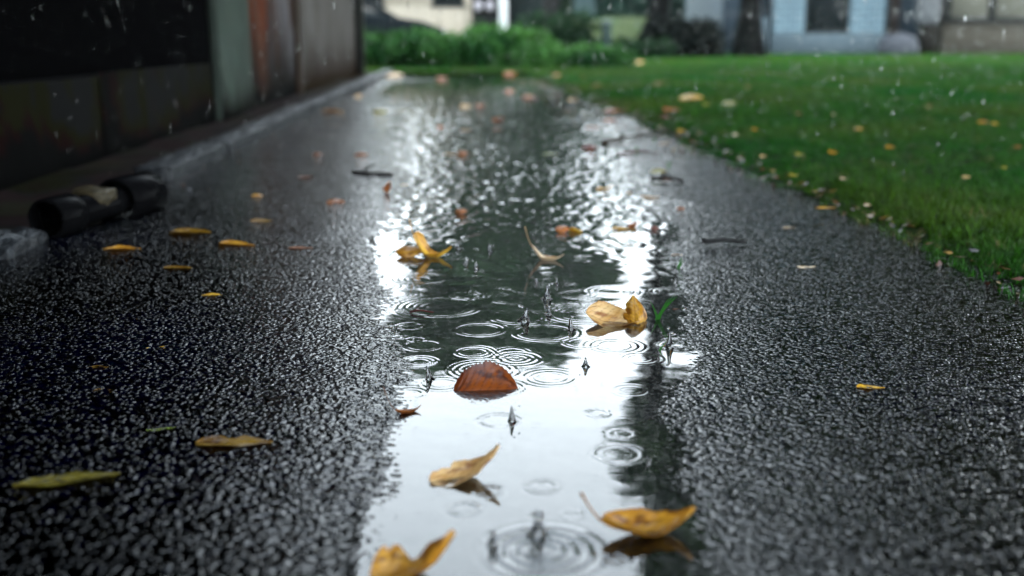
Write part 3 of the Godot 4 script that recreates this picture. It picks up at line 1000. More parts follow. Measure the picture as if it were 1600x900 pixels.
func build_houses() -> void:
	var dark_glass := plain("dark window glass", Color(0.008, 0.01, 0.011), 0.15, 0.12)
	var dark := plain("dark frame", Color(0.02, 0.022, 0.022), 0.5)
	# beige house behind the shrubs
	var o := thing("beige_house", "beige house with a dark window and white porch post behind the green shrubs", "house", Vector3(-3.0, 0, -30.0))
	var cream := mottled("cream render", [Color(0.36, 0.31, 0.24), Color(0.46, 0.4, 0.32)], 0.6, 0.8)
	for q in [[-8.0, 0.0, -0.62, 1.38], [-8.0, 1.38, -3.4, 2.9], [-1.9, 1.38, -0.62, 2.9], [0.24, 0.0, 0.45, 2.9], [-0.62, 0.0, 0.24, 1.38], [-0.62, 2.5, 0.24, 2.9], [-3.4, 2.6, -1.9, 2.9]]:
		slab(o, "wall", Vector3(q[0] + 0.001, q[1], -30.0), Vector3(q[2] - 0.001, q[3], -30.25), cream, 0.003)
	window(o, Vector3(-0.6, 1.41, -30.1), Vector3(0.22, 2.5, -30.02), dark, dark_glass, 1)
	window(o, Vector3(-3.38, 1.41, -30.1), Vector3(-1.92, 2.6, -30.02), dark, dark_glass, 1)
	slab(o, "side_wall", Vector3(0.2, 0.0, -30.26), Vector3(0.45, 2.9, -35.0), cream)
	slab(o, "back_wall", Vector3(-8.0, 0.0, -34.8), Vector3(0.19, 2.9, -35.0), cream)
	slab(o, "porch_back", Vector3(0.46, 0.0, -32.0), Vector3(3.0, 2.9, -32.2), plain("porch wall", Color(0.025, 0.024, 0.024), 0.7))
	slab(o, "porch_floor", Vector3(0.46, -0.02, -29.6), Vector3(3.0, 0.14, -32.0), plain("porch floor", Color(0.08, 0.08, 0.08), 0.5))
	slab(o, "door", Vector3(1.6, 0.14, -31.93), Vector3(2.5, 2.2, -31.995), plain("porch door", Color(0.012, 0.02, 0.02), 0.4))
	var white := plain("white paint", Color(0.7, 0.72, 0.7), 0.5)
	slab(o, "porch_post", Vector3(1.17, 0.14, -29.7), Vector3(1.4, 2.9, -29.92), white, 0.012)
	for k in 5: slab(o, "railing_bar", Vector3(0.52 + k * 0.12, 0.3, -29.8), Vector3(0.55 + k * 0.12, 1.0, -29.83), dark)
	slab(o, "railing_rail", Vector3(0.46, 1.003, -29.78), Vector3(1.165, 1.06, -29.85), dark)
	for k in 2: put("hanging_jar", lathe_mesh([Vector2(0, 0), Vector2(0.09, 0.02), Vector2(0.11, 0.15), Vector2(0.07, 0.26), Vector2(0, 0.28)], 12), plain("pale jar", Color(0.45, 0.42, 0.45), 0.4), o, Vector3(0.62 + k * 0.31, 1.24, -29.9) - o.position)
	slab(o, "roof", Vector3(-8.4, 2.9, -29.3), Vector3(3.3, 3.06, -35.4), plain("roof sheet", Color(0.06, 0.055, 0.05), 0.7))
	# pale block-work house on the right
	var h := thing("white_house", "pale blue-white block house with one dark window across the lawn", "house", Vector3(12.5, 0, -37.0))
	var ws := [mottled("pale block a", [Color(0.14, 0.21, 0.25), Color(0.2, 0.28, 0.32)], 1.6, 0.7), mottled("pale block b", [Color(0.12, 0.185, 0.225), Color(0.18, 0.25, 0.29)], 1.6, 0.7)]
	var grey := mottled("grey plinth", [Color(0.06, 0.085, 0.1), Color(0.11, 0.14, 0.16)], 1.2, 0.7)
	var mortar := plain("mortar", Color(0.16, 0.19, 0.21), 0.9)
	for pier in [[10.75, 11.83], [13.38, 14.6]]:
		slab(h, "pier_core", Vector3(pier[0] + 0.01, 0.72, -37.02), Vector3(pier[1] - 0.01, 3.3, -37.3), mortar)
		for r in 12:
			var y := 0.725 + r * 0.214
			var w: float = (pier[1] - pier[0]) / 3.0
			for c in 4:
				var a: float = pier[0] + (c - (0.5 if r % 2 else 0.0)) * w
				var b := minf(a + w, pier[1])
				a = maxf(a, pier[0])
				if b - a < 0.05: continue
				slab(h, "block", Vector3(a + 0.006, y, -37.0 + 0.008 * nz.get_noise_2d(a * 300.0, y * 300.0)), Vector3(b - 0.006, y + 0.2, -37.1), ws[(r * 3 + c) % 2], 0.012)
	slab(h, "plinth", Vector3(10.7, -0.02, -36.94), Vector3(14.65, 0.715, -37.3), grey, 0.02)
	slab(h, "lintel", Vector3(11.84, 2.2, -37.01), Vector3(13.37, 3.3, -37.3), ws[0])
	window(h, Vector3(11.84, 0.76, -37.12), Vector3(13.37, 2.19, -37.04), dark, dark_glass, 0)
	slab(h, "blind", Vector3(11.95, 1.25, -37.16), Vector3(13.25, 2.1, -37.18), plain("blind", Color(0.06, 0.075, 0.08), 0.8))
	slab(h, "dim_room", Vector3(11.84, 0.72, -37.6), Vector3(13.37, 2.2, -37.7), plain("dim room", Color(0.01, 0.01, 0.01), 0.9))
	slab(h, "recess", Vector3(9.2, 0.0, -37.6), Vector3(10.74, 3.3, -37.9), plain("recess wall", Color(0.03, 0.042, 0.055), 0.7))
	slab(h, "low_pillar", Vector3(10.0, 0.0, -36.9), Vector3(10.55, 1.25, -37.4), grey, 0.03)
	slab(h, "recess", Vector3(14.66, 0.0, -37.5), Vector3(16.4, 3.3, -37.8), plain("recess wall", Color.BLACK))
	slab(h, "brown_post", Vector3(14.85, 0.0, -37.2), Vector3(15.2, 3.3, -37.45), plain("brown post", Color(0.03, 0.022, 0.02), 0.6), 0.03)
	slab(h, "rear_body", Vector3(9.2, 0.0, -37.92), Vector3(16.4, 3.3, -44.0), mortar)
	slab(h, "roof", Vector3(8.8, 3.3, -36.2), Vector3(16.6, 3.5, -44.4), plain("roof sheet", Color.BLACK))
	# beige building at the right edge
	var g := thing("garage", "drab beige building with long pale windows at the right edge behind the lawn", "building", Vector3(19.5, 0, -36.5))
	var drab := mottled("drab render", [Color(0.06, 0.053, 0.04), Color(0.09, 0.08, 0.065)], 0.7, 0.8)
	slab(g, "wall", Vector3(16.42, 0.0, -36.5), Vector3(24.0, 0.95, -36.8), drab)
	slab(g, "ledge", Vector3(16.4, 0.953, -36.42), Vector3(24.0, 1.04, -36.8), drab, 0.02)
	for k in 5: window(g, Vector3(16.6 + k * 1.52, 1.16, -36.62), Vector3(18.05 + k * 1.52, 2.6, -36.54), dark, plain("pale window", Color(0.13, 0.125, 0.1), 0.4, 0.2), 0)
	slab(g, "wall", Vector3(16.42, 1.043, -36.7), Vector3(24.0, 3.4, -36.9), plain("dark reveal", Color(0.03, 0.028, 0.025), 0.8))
	slab(g, "side_wall", Vector3(16.42, 0.0, -36.91), Vector3(24.0, 3.4, -43.0), drab)
	slab(g, "roof", Vector3(16.2, 3.4, -35.8), Vector3(24.5, 3.6, -43.2), plain("roof sheet", Color.BLACK))
	# things between the two
	var b := thing("gate_post", "dark brown post with a pale wrapped top between the white house and the beige building", "post", Vector3(15.75, 0, -36.2))
	put("shaft", box_mesh(Vector3.ZERO, Vector3(0.5, 1.0, 0.4), 0.03), plain("dark wood", Color(0.009, 0.007, 0.005), 0.7, 0.2), b, Vector3(0, 0.5, 0))
	put("wrap", rough_block(Vector3(0.75, 1.2, 0.5), 0.06, 9.0, 12, 0.5), plain("pale wrap", Color(0.1, 0.105, 0.11), 0.4), b, Vector3(-0.05, 1.55, 0))
	var r := thing("boulder", "pale grey rounded boulder on the grass by the white house", "rock", Vector3(14.55, 0, -35.6))
	put("rock", rough_block(Vector3(1.2, 0.85, 0.7), 0.08, 70.0, 14, 0.85), mottled("pale rock", [Color(0.035, 0.038, 0.047), Color(0.09, 0.097, 0.11)], 1.5, 0.5, 0.6), r, Vector3(0, 0.22, 0))
	# far shed seen through the rain
	var s := thing("far_shed", "hazy grey-blue shed far away between the trees", "shed", Vector3(5.6, 0, -56.0))
	var sm := [plain("shed board", Color(0.1, 0.145, 0.15), 0.7), plain("shed board b", Color(0.08, 0.12, 0.125), 0.7)]
	for k in 12: slab(s, "board", Vector3(4.1 + k * 0.25, 0.0, -56.0), Vector3(4.34 + k * 0.25, 3.2, -56.06 - 0.02 * (k % 2)), sm[k % 2], 0.01)
	slab(s, "body", Vector3(4.1, 0.0, -56.1), Vector3(7.1, 3.2, -60.0), sm[1])
	slab(s, "roof", Vector3(3.8, 3.2, -55.6), Vector3(7.4, 3.4, -60.4), plain("roof sheet", Color.BLACK))

func build_car() -> void:
	var o := thing("parked_car", "dark parked car behind the green shrubs, its bonnet sloping down before the beige house", "car", Vector3(-2.3, 0, -24.0))
	var paint := plain("car paint", Color(0.004, 0.006, 0.007), 0.2, 0.12)
	# side outline of the body (x forward), then narrowing towards both flanks
	var low := [Vector2(-2.1, 0.32), Vector2(-2.12, 0.7), Vector2(-2.0, 0.92), Vector2(-1.3, 0.97), Vector2(0.9, 0.96), Vector2(1.6, 0.86), Vector2(2.05, 0.7), Vector2(2.12, 0.45), Vector2(2.05, 0.26), Vector2(0.0, 0.22)]
	var cabin := [Vector2(-1.55, 0.94), Vector2(-1.1, 1.32), Vector2(-0.5, 1.44), Vector2(0.2, 1.42), Vector2(0.6, 1.24), Vector2(1.15, 0.92)]
	var loft := func(outline: Array, widths: Array) -> Mesh:
		var st := st_new()
		var n := outline.size()
		for k in widths.size() - 1:
			for j in n:
				var a: Vector2 = outline[j]
				var b: Vector2 = outline[(j + 1) % n]
				var c := Vector2(0.0, 0.7)
				var w0: Array = widths[k]
				var w1: Array = widths[k + 1]
				var p := func(q: Vector2, w: Array) -> Vector3:
					var e := c + (q - c) * float(w[1])
					return Vector3(e.x, e.y, w[0])
				quad(st, p.call(a, w0), p.call(b, w0), p.call(b, w1), p.call(a, w1))
		for e in [0, widths.size() - 1]:
			var w: Array = widths[e]
			var c2 := Vector2(0.0, 0.7)
			for j in range(1, n - 1):
				var tri := []
				for q in [outline[0], outline[j], outline[j + 1]]:
					var ee: Vector2 = c2 + (q - c2) * float(w[1])
					tri.append(Vector3(ee.x, ee.y, w[0]))
				for t in tri: st.add_vertex(t)
		st.generate_normals()
		return st.commit()
	put("body", loft.call(low, [[-0.86, 0.93], [-0.8, 0.985], [-0.5, 1.0], [0.5, 1.0], [0.8, 0.985], [0.86, 0.93]]), paint, o)
	put("cabin", loft.call(cabin, [[-0.7, 0.9], [-0.62, 0.98], [0.62, 0.98], [0.7, 0.9]]), paint, o)
	var glass := plain("car glass", Color(0.02, 0.025, 0.027), 0.1, 0.2)
	put("side_window", loft.call([Vector2(-1.2, 0.98), Vector2(-0.95, 1.26), Vector2(-0.3, 1.33), Vector2(-0.3, 0.98)], [[0.69, 0.94], [0.715, 0.93]]), glass, o)
	put("side_window", loft.call([Vector2(-0.22, 0.98), Vector2(-0.22, 1.33), Vector2(0.2, 1.3), Vector2(0.85, 0.98)], [[0.69, 0.94], [0.715, 0.93]]), glass, o)
	for q in [[-1.3, 0.78], [1.35, 0.78], [-1.3, -0.78], [1.35, -0.78]]:
		var w := put("wheel", lathe_mesh([Vector2(0.16, -0.1), Vector2(0.28, -0.1), Vector2(0.31, -0.07), Vector2(0.31, 0.07), Vector2(0.28, 0.1), Vector2(0.16, 0.1)], 20), plain("tyre", Color(0.012, 0.012, 0.012), 0.8), o, Vector3(q[0], 0.31, q[1]))
		w.rotation.x = PI / 2
		put("rim", lathe_mesh([Vector2(0, 0.06), Vector2(0.05, 0.08), Vector2(0.1, 0.05), Vector2(0.165, 0.09), Vector2(0.165, -0.09), Vector2(0, -0.06)], 12), plain("rim", Color(0.3, 0.3, 0.3), 0.3, 0.5, 0.8), w)
	for sz in [-0.6, 0.6]: put("headlight", rough_block(Vector3(0.12, 0.14, 0.3), 0.0, 1.0, 4, 0.5), plain("headlight", Color(0.4, 0.4, 0.4), 0.1), o, Vector3(2.03, 0.6, sz))

func build_far() -> void:
	# raised grass behind the post
	var v := PackedVector3Array()
	var colors := PackedColorArray()
	for r in 40:
		for c in 60:
			var u := c / 59.0
			var w := r / 39.0
			var x := lerpf(1.5, 12.0, u)
			var z := lerpf(40.0, 56.0, w)
			var hgt := 1.55 * smoothstep(0.0, 0.28, u) * smoothstep(1.0, 0.7, u) * smoothstep(0.0, 0.6, w) * smoothstep(1.0, 0.9, w)
			v.append(Vector3(x, hgt - 0.05 + 0.06 * nz.get_noise_2d(x * 90.0, z * 90.0), -z))
			colors.append(Color(0.05, 0.09, 0.014).lerp(Color(0.085, 0.11, 0.02), 0.5 + nz.get_noise_2d(x * 60.0, z * 40.0)) * (1.0 + 0.5 * nz.get_noise_2d(x * 700.0, z * 300.0)))
	structure("grassy_bank", grid_mesh(v, 60, colors), tinted("bank grass", 0.8, 0.3))
	var p := thing("bollard", "short dark post with a pale cap standing on the grass before the grassy bank", "post", Vector3(3.7, 0, -27.0))
	put("shaft", box_mesh(Vector3.ZERO, Vector3(0.24, 0.9, 0.24), 0.02), plain("post green", Color(0.02, 0.035, 0.03), 0.6), p, Vector3(0, 0.43, 0))
	put("cap", box_mesh(Vector3.ZERO, Vector3(0.28, 0.07, 0.28), 0.02), plain("post cap", Color(0.14, 0.17, 0.16), 0.6), p, Vector3(0, 0.915, 0))
	var g1 := Color(0.005, 0.045, 0.008)
	var g2 := Color(0.05, 0.15, 0.025)
	shrub(Vector3(-1.35, 0, -18.0), Vector3(1.9, 0.45, 1.3), 900, 0.055, g1, g2, "low bright green shrub against the end of the outbuilding wall", "low green shrubs across the end of the path")
	shrub(Vector3(-0.15, 0, -17.6), Vector3(1.7, 0.5, 1.3), 900, 0.055, g1, g2, "low spreading green shrub in line with the middle of the path", "low green shrubs across the end of the path")
	shrub(Vector3(0.75, 0, -18.4), Vector3(1.5, 0.6, 1.2), 800, 0.055, g1, g2, "green shrub just left of the foot of the white porch post", "low green shrubs across the end of the path")
	shrub(Vector3(1.9, 0, -17.8), Vector3(1.9, 0.35, 1.1), 700, 0.05, g1, g2, "lowest green shrub, to the right of the white porch post", "low green shrubs across the end of the path")
	var d1 := Color(0.006, 0.02, 0.008)
	var d2 := Color(0.016, 0.05, 0.014)
	shrub(Vector3(2.6, 0, -27.5), Vector3(2.0, 1.15, 1.4), 500, 0.07, d1, d2, "dark green bush behind the low shrubs, left of the short post", "dark bushes beyond the lawn")
	shrub(Vector3(4.4, 0, -28.0), Vector3(2.2, 0.5, 1.2), 400, 0.06, d1, d2, "flat dark bush at the foot of the short post", "dark bushes beyond the lawn")
	shrub(Vector3(6.0, 0, -29.2), Vector3(2.1, 0.95, 1.4), 1400, 0.07, Color(0.001, 0.002, 0.0012), Color(0.003, 0.005, 0.003), "nearly black clipped bush between the two dark trunks", "dark bushes beyond the lawn")
	shrub(Vector3(2.4, 0, -33.0), Vector3(2.0, 2.2, 1.4), 500, 0.08, d1, d2, "tall dark bush right of the white porch post", "dark bushes beyond the lawn")
	var bark := Color(0.003, 0.0026, 0.0024)
	tree("dark_tree", Vector3(5.45, 0, -29.6), 14.0, 0.3, 0.72, 1.1, 450, 0.11, Color(0.012, 0.04, 0.012), Color(0.04, 0.09, 0.02), bark, "dark leaning tree trunk at the left end of the black bush", "dark trunks beside the pale house", 0.012)
	tree("dark_tree", Vector3(7.85, 0, -30.2), 17.0, 0.3, 0.55, 3.2, 4200, 0.16, Color(0.012, 0.04, 0.012), Color(0.04, 0.09, 0.02), bark, "straight dark tree trunk just left of the pale blue-white house", "dark trunks beside the pale house", 0.28)
	# tall trees behind the beige house: the dark band in the puddle
	for q in [[Vector3(0.5, 0, -40.0), 11.5, 3.0], [Vector3(3.0, 0, -42.0), 12.8, 3.2]]:
		tree("tall_tree", q[0], q[1], 0.26, 0.16, q[2], 4500, 0.15, Color(0.024, 0.052, 0.026), Color(0.05, 0.1, 0.045), Color(0.03, 0.028, 0.025), ["tall tree rising behind the beige house, over its porch", "slim tall tree right of the porch, in front of the hazy shed"][[0.5, 3.0].find(snappedf(q[0].x, 0.1))], "tall trees behind the houses")
	for q in [[-9.0, 62.0, 8.0, "distant tree far behind the outbuilding wall, leftmost of the distant trees"], [10.5, 66.0, 9.0, "hazy distant tree above the grassy bank"], [17.0, 60.0, 8.0, "hazy distant tree behind the white house"], [25.0, 64.0, 9.0, "distant tree behind the beige building, rightmost of the distant trees"], [0.5, 75.0, 7.5, "hazy distant tree behind the beige house roof"], [7.0, 80.0, 8.0, "farthest hazy tree, behind the far shed"], [8.0, 63.0, 7.0, "hazy distant tree just right of the far shed"], [13.0, 72.0, 8.0, "hazy distant tree between the dark trunks"]]:
		tree("distant_tree", Vector3(q[0], 0, -q[1]), q[2], 0.25, 0.04, 3.8, 2200, 0.22, Color(0.03, 0.075, 0.055), Color(0.06, 0.125, 0.09), Color(0.04, 0.04, 0.04), q[3], "distant trees")

func build_leaves() -> void:
	var big := [
		{"x": -0.0379, "y": 0.003, "z": -0.7987, "l": 0.0776, "w": 0.0543, "shape": "poplar", "pal": "ochre", "yaw": 0.25, "curl": 1.0, "arch": 0.3, "fold": 0.5, "seed": 1, "label": "orange-ochre folded leaf cut off by the bottom edge, lying in the puddle", "twist": 0.9, "tip": 0.35, "nu": 30, "nv": 16, "pitch": 0.1, "crinkle": 0.07, "sink": 0.003},
		{"x": 0.1633, "y": 0.003, "z": -0.8645, "l": 0.0943, "w": 0.0396, "shape": "ovate", "pal": "ochre", "yaw": 0.02, "curl": 1.75, "arch": 0.2, "fold": 0.45, "seed": 2, "label": "ochre boat-shaped leaf with both tips turned up, largest in the near puddle", "twist": -0.3, "nu": 32, "nv": 16, "stem": 0.022, "crinkle": 0.05, "roll": 0.15, "stem_lift": 0.5, "sink": 0.003, "tip": 0.1},
		{"x": 0.0065, "y": 0.003, "z": -0.9958, "l": 0.0791, "w": 0.0395, "shape": "ovate", "pal": "tan", "yaw": 0.2, "curl": 0.9, "arch": -0.1, "fold": 0.5, "seed": 3, "label": "tan and orange leaf with its right tip pointing up, in the near puddle", "twist": 1.0, "tip": 0.28, "nu": 30, "nv": 16, "pitch": 0.2, "crinkle": 0.05, "roll": 0.1, "sink": 0.003},
		{"x": 0.033, "y": 0.003, "z": -1.2668, "l": 0.0822, "w": 0.0822, "shape": "oval", "pal": "rust", "yaw": 0.05, "curl": -0.25, "arch": 0, "fold": 0, "seed": 4, "label": "dark orange dome-shaped leaf with clear veins in the middle of the puddle", "nu": 34, "nv": 18, "crinkle": 0.03, "hinge": 1.15, "bow": 0.8, "sink": 0.016, "pleat": 0.035, "teeth": 0.13},
		{"x": -0.0598, "y": 0.003, "z": -1.1909, "l": 0.0387, "w": 0.0116, "shape": "lance", "pal": "brown", "yaw": 0.5, "curl": 1.7, "arch": 1.3, "fold": 0.15, "seed": 5, "label": "small curled reddish leaf with an upturned stem left of the domed orange leaf", "nu": 20, "nv": 8, "stem": 0.02, "stem_lift": 0.8},
		{"x": 0.2363, "y": 0.003, "z": -1.5927, "l": 0.0867, "w": 0.0651, "shape": "ovate", "pal": "tan", "yaw": -0.2, "curl": 0.8, "arch": 0.7, "fold": 0.1, "seed": 6, "label": "pale tan half-folded leaf floating at the right of the puddle", "nu": 30, "nv": 16, "base": 0.12, "roll": 0.45, "crinkle": 0.05, "pitch": -0.08, "sink": 0.003},
		{"x": 0.271, "y": 0.003, "z": -1.5988, "l": 0.0614, "w": 0.0614, "shape": "ovate", "pal": "ochre", "yaw": 1.5, "curl": -0.9, "arch": -1.5, "fold": 0.0, "seed": 7, "label": "brown upright leaf with a dark hollow, folded against the pale tan leaf", "nu": 26, "nv": 16, "pitch": 0.65, "crinkle": 0.06, "stem": 0.016, "sink": 0.004},
		{"x": -0.0949, "y": 0.003, "z": -2.1319, "l": 0.0644, "w": 0.0483, "shape": "ovate", "pal": "ochre", "yaw": 0.1, "curl": -0.9, "arch": -1.3, "fold": 0.15, "seed": 8, "label": "rounded half of the yellow leaf, brown-spotted, at the left of the puddle", "nu": 24, "nv": 14, "roll": 0.5},
		{"x": -0.051, "y": 0.003, "z": -2.123, "l": 0.0848, "w": 0.0424, "shape": "poplar", "pal": "yellow", "yaw": -0.25, "curl": 1.3, "arch": 0.8, "fold": 0.15, "seed": 9, "label": "bright yellow leaf with a sharp tip standing up, far left of the puddle", "twist": 1.0, "nu": 28, "nv": 14, "base": 0.55, "tip": 0.15, "stem": 0.018, "stem_lift": 0.9},
		{"x": 0.1759, "y": 0.003, "z": -2.0787, "l": 0.0759, "w": 0.0213, "shape": "lance", "pal": "pale", "yaw": -0.3, "curl": 1.5, "arch": 1.1, "fold": 0.15, "seed": 10, "label": "thin pale orange leaf curled up at its left end, middle of the path", "nu": 22, "nv": 8, "base": 0.35, "stem": 0.02, "stem_lift": 0.9},
		{"x": 0.2384, "y": 0.003, "z": -2.3937, "l": 0.0377, "w": 0.0339, "shape": "ovate", "pal": "orange", "yaw": 0.3, "curl": -1.0, "arch": -1.2, "fold": 0.15, "seed": 11, "label": "round brown leaf beside a yellow one in the middle of the path", "nu": 18, "nv": 10, "roll": 0.5},
		{"x": 0.2669, "y": 0.003, "z": -2.4007, "l": 0.0349, "w": 0.0244, "shape": "ovate", "pal": "yellow", "yaw": -0.5, "curl": 0.8, "arch": 1.2, "fold": 0.15, "seed": 12, "label": "small yellow leaf leaning on the round brown one in the middle of the path", "nu": 18, "nv": 10, "roll": -0.4},
		{"x": 0.3812, "y": 0.003, "z": -2.4208, "l": 0.0529, "w": 0.0318, "shape": "poplar", "pal": "yellow", "yaw": 0.0, "curl": 0.3, "arch": 0.3, "fold": 0.15, "seed": 13, "label": "flat bright yellow leaf at the right edge of the puddle", "nu": 16, "nv": 10},
		{"x": 0.4075, "y": 0.003, "z": -2.4458, "l": 0.0386, "w": 0.027, "shape": "ovate", "pal": "brown", "yaw": 0.8, "curl": 1.6, "arch": 1.3, "fold": 0.15, "seed": 14, "label": "dark brown curled leaf behind the flat bright yellow one", "nu": 16, "nv": 10, "pitch": 0.3},
		{"x": 0.4501, "y": 0.003, "z": -2.4086, "l": 0.0264, "w": 0.0237, "shape": "ovate", "pal": "darkred", "yaw": 0.4, "curl": -1.3, "arch": -1.3, "fold": 0.15, "seed": 15, "label": "small dark red leaf standing right of the yellow and brown pair", "nu": 14, "nv": 8, "roll": 0.6},
		{"x": 0.0095, "y": 0.003, "z": -2.6677, "l": 0.0352, "w": 0.0335, "shape": "ovate", "pal": "brown", "yaw": 0.2, "curl": -1.3, "arch": -1.4, "fold": 0.15, "seed": 16, "label": "small dark brown crumpled leaf in the upper puddle", "nu": 14, "nv": 8, "roll": 0.5},
		{"x": -0.1947, "y": 0.003, "z": -3.0679, "l": 0.0402, "w": 0.0362, "shape": "poplar", "pal": "orange", "yaw": 1.2, "curl": 0.6, "arch": 1.6, "fold": 0.15, "seed": 17, "label": "small orange-brown leaf standing up like a sail, left of the upper puddle", "nu": 18, "nv": 10, "pitch": 1.0, "stem": 0.03},
		{"x": 0.4279, "y": 0.003, "z": -3.0909, "l": 0.0521, "w": 0.0365, "shape": "poplar", "pal": "yellow", "yaw": 0.3, "curl": 0.7, "arch": 0.5, "fold": 0.15, "seed": 18, "label": "small pale yellow leaf at the right of the upper puddle", "nu": 16, "nv": 8, "tip": 0.3},
		{"x": 0.5296, "y": 0.003, "z": -2.9141, "l": 0.0528, "w": 0.0158, "shape": "lance", "pal": "pale", "yaw": 0.05, "curl": 1.1, "arch": 0.9, "fold": 0.15, "seed": 19, "label": "thin tan leaf with turned-up ends right of the upper puddle", "nu": 16, "nv": 8},
		{"x": -0.0146, "y": 0.003, "z": -4.1218, "l": 0.0684, "w": 0.0308, "shape": "lance", "pal": "pale", "yaw": 0.15, "curl": 0.4, "arch": 0.4, "fold": 0.15, "seed": 20, "label": "whitish leaf lying against a brown one in the far puddle", "nu": 14, "nv": 8},
		{"x": 0.0218, "y": 0.003, "z": -4.096, "l": 0.0486, "w": 0.0437, "shape": "ovate", "pal": "brown", "yaw": 0.3, "curl": -1.2, "arch": -1.2, "fold": 0.15, "seed": 21, "label": "brown leaf lying against a whitish one in the far puddle", "nu": 14, "nv": 8, "roll": 0.5},
		{"x": 0.5235, "y": 0.003, "z": -4.244, "l": 0.0759, "w": 0.0721, "shape": "ovate", "pal": "darkred", "yaw": 0.1, "curl": -1.5, "arch": -1.5, "fold": 0.15, "seed": 22, "label": "dark red-brown domed leaf at the right side of the far path", "nu": 18, "nv": 10, "roll": 0.3},
		{"x": 0.3585, "y": 0.003, "z": -4.127, "l": 0.0639, "w": 0.032, "shape": "lance", "pal": "green", "yaw": 0.05, "curl": 0.2, "arch": 0.2, "fold": 0.15, "seed": 23, "label": "flat yellow-green leaf on the far puddle", "nu": 12, "nv": 6},
		{"x": 0.2297, "y": 0.003, "z": -5.9411, "l": 0.0771, "w": 0.0617, "shape": "ovate", "pal": "orange", "yaw": 0.3, "curl": 0.8, "arch": 0.8, "fold": 0.15, "seed": 24, "label": "orange leaf in the far puddle, the upper of two close together", "nu": 12, "nv": 8, "pitch": 0.2},
		{"x": 0.1993, "y": 0.003, "z": -5.32, "l": 0.0566, "w": 0.0396, "shape": "ovate", "pal": "brown", "yaw": 0.1, "curl": 0.6, "arch": 0.4, "fold": 0.15, "seed": 25, "label": "brownish leaf in the far puddle, the lower of two close together", "nu": 12, "nv": 8},
		{"x": -0.082, "y": 0.003, "z": -5.4568, "l": 0.045, "w": 0.0405, "shape": "ovate", "pal": "orange", "yaw": 0.7, "curl": -0.9, "arch": -0.9, "fold": 0.15, "seed": 26, "label": "small orange leaf on the pale film of water, far left of the puddle", "nu": 10, "nv": 6, "roll": 0.4},
		{"x": 0.045, "y": 0.003, "z": -5.2883, "l": 0.0562, "w": 0.0337, "shape": "ovate", "pal": "ochre", "yaw": 0.0, "curl": 0.5, "arch": 0.4, "fold": 0.15, "seed": 27, "label": "small flat ochre leaf in the far puddle", "nu": 10, "nv": 6},
		{"x": -0.4511, "y": 0.003, "z": -6.5159, "l": 0.0993, "w": 0.0794, "shape": "ovate", "pal": "olive", "yaw": 0.05, "curl": -0.6, "arch": -0.7, "fold": 0.15, "seed": 28, "label": "olive-yellow leaf on the far left of the path", "nu": 12, "nv": 8, "roll": 0.3},
		{"x": 0.0586, "y": 0.003, "z": -7.2074, "l": 0.0762, "w": 0.061, "shape": "ovate", "pal": "tan", "yaw": 0.1, "curl": -0.7, "arch": -0.5, "fold": 0.15, "seed": 29, "label": "tan leaf far down the path, left of a brown one", "nu": 10, "nv": 6, "roll": 0.4},
		{"x": 0.1559, "y": 0.003, "z": -7.2024, "l": 0.0762, "w": 0.0686, "shape": "ovate", "pal": "brown", "yaw": 0.4, "curl": -0.7, "arch": -0.9, "fold": 0.15, "seed": 30, "label": "brown leaf far down the path, right of a tan one", "nu": 10, "nv": 6, "roll": 0.4},
		{"x": 0.4552, "y": 0.003, "z": -9.3414, "l": 0.1097, "w": 0.0877, "shape": "ovate", "pal": "orange", "yaw": 0.1, "curl": -0.5, "arch": -0.6, "fold": 0.15, "seed": 31, "label": "orange leaf far down the path near the right edge", "nu": 10, "nv": 6, "roll": 0.3},
		{"x": 0.55, "y": 0.003, "z": -8.358, "l": 0.0983, "w": 0.0787, "shape": "ovate", "pal": "orange", "yaw": -0.2, "curl": -0.6, "arch": -0.6, "fold": 0.15, "seed": 32, "label": "orange-brown leaf at the far right edge of the path", "nu": 10, "nv": 6, "roll": 0.4},
		{"x": 0.5971, "y": 0.003, "z": -8.2592, "l": 0.0681, "w": 0.0612, "shape": "ovate", "pal": "darkred", "yaw": 0.6, "curl": -1, "arch": -1, "fold": 0.15, "seed": 33, "label": "dark leaf touching the orange-brown one at the far right edge of the path", "nu": 10, "nv": 6, "roll": 0.3},
		{"x": 0.7071, "y": 0.003, "z": -14.3369, "l": 0.1845, "w": 0.1476, "shape": "ovate", "pal": "orange", "yaw": 0.1, "curl": -0.8, "arch": -0.8, "fold": 0.15, "seed": 34, "label": "orange-brown leaf at the very end of the path", "nu": 10, "nv": 6, "roll": 0.3},
		{"x": -0.1642, "y": 0.003, "z": -12.4196, "l": 0.145, "w": 0.116, "shape": "ovate", "pal": "brown", "yaw": 0.1, "curl": -0.8, "arch": -0.8, "fold": 0.15, "seed": 35, "label": "reddish leaf at the far left end of the path", "nu": 10, "nv": 6, "roll": 0.3},
		{"x": -0.7564, "y": 0.003, "z": -13.6079, "l": 0.2218, "w": 0.1553, "shape": "ovate", "pal": "pale", "yaw": 0.1, "curl": -0.8, "arch": -0.8, "fold": 0.15, "seed": 36, "label": "pale leaf at the far end of the path by the wall", "nu": 10, "nv": 6, "roll": 0.3},
		{"x": -0.7512, "y": 0.003, "z": -8.4244, "l": 0.0688, "w": 0.0551, "shape": "ovate", "pal": "tan", "yaw": 0.1, "curl": -0.8, "arch": -0.8, "fold": 0.15, "seed": 37, "label": "small pale leaf beside the far end of the kerb", "nu": 10, "nv": 6, "roll": 0.3},
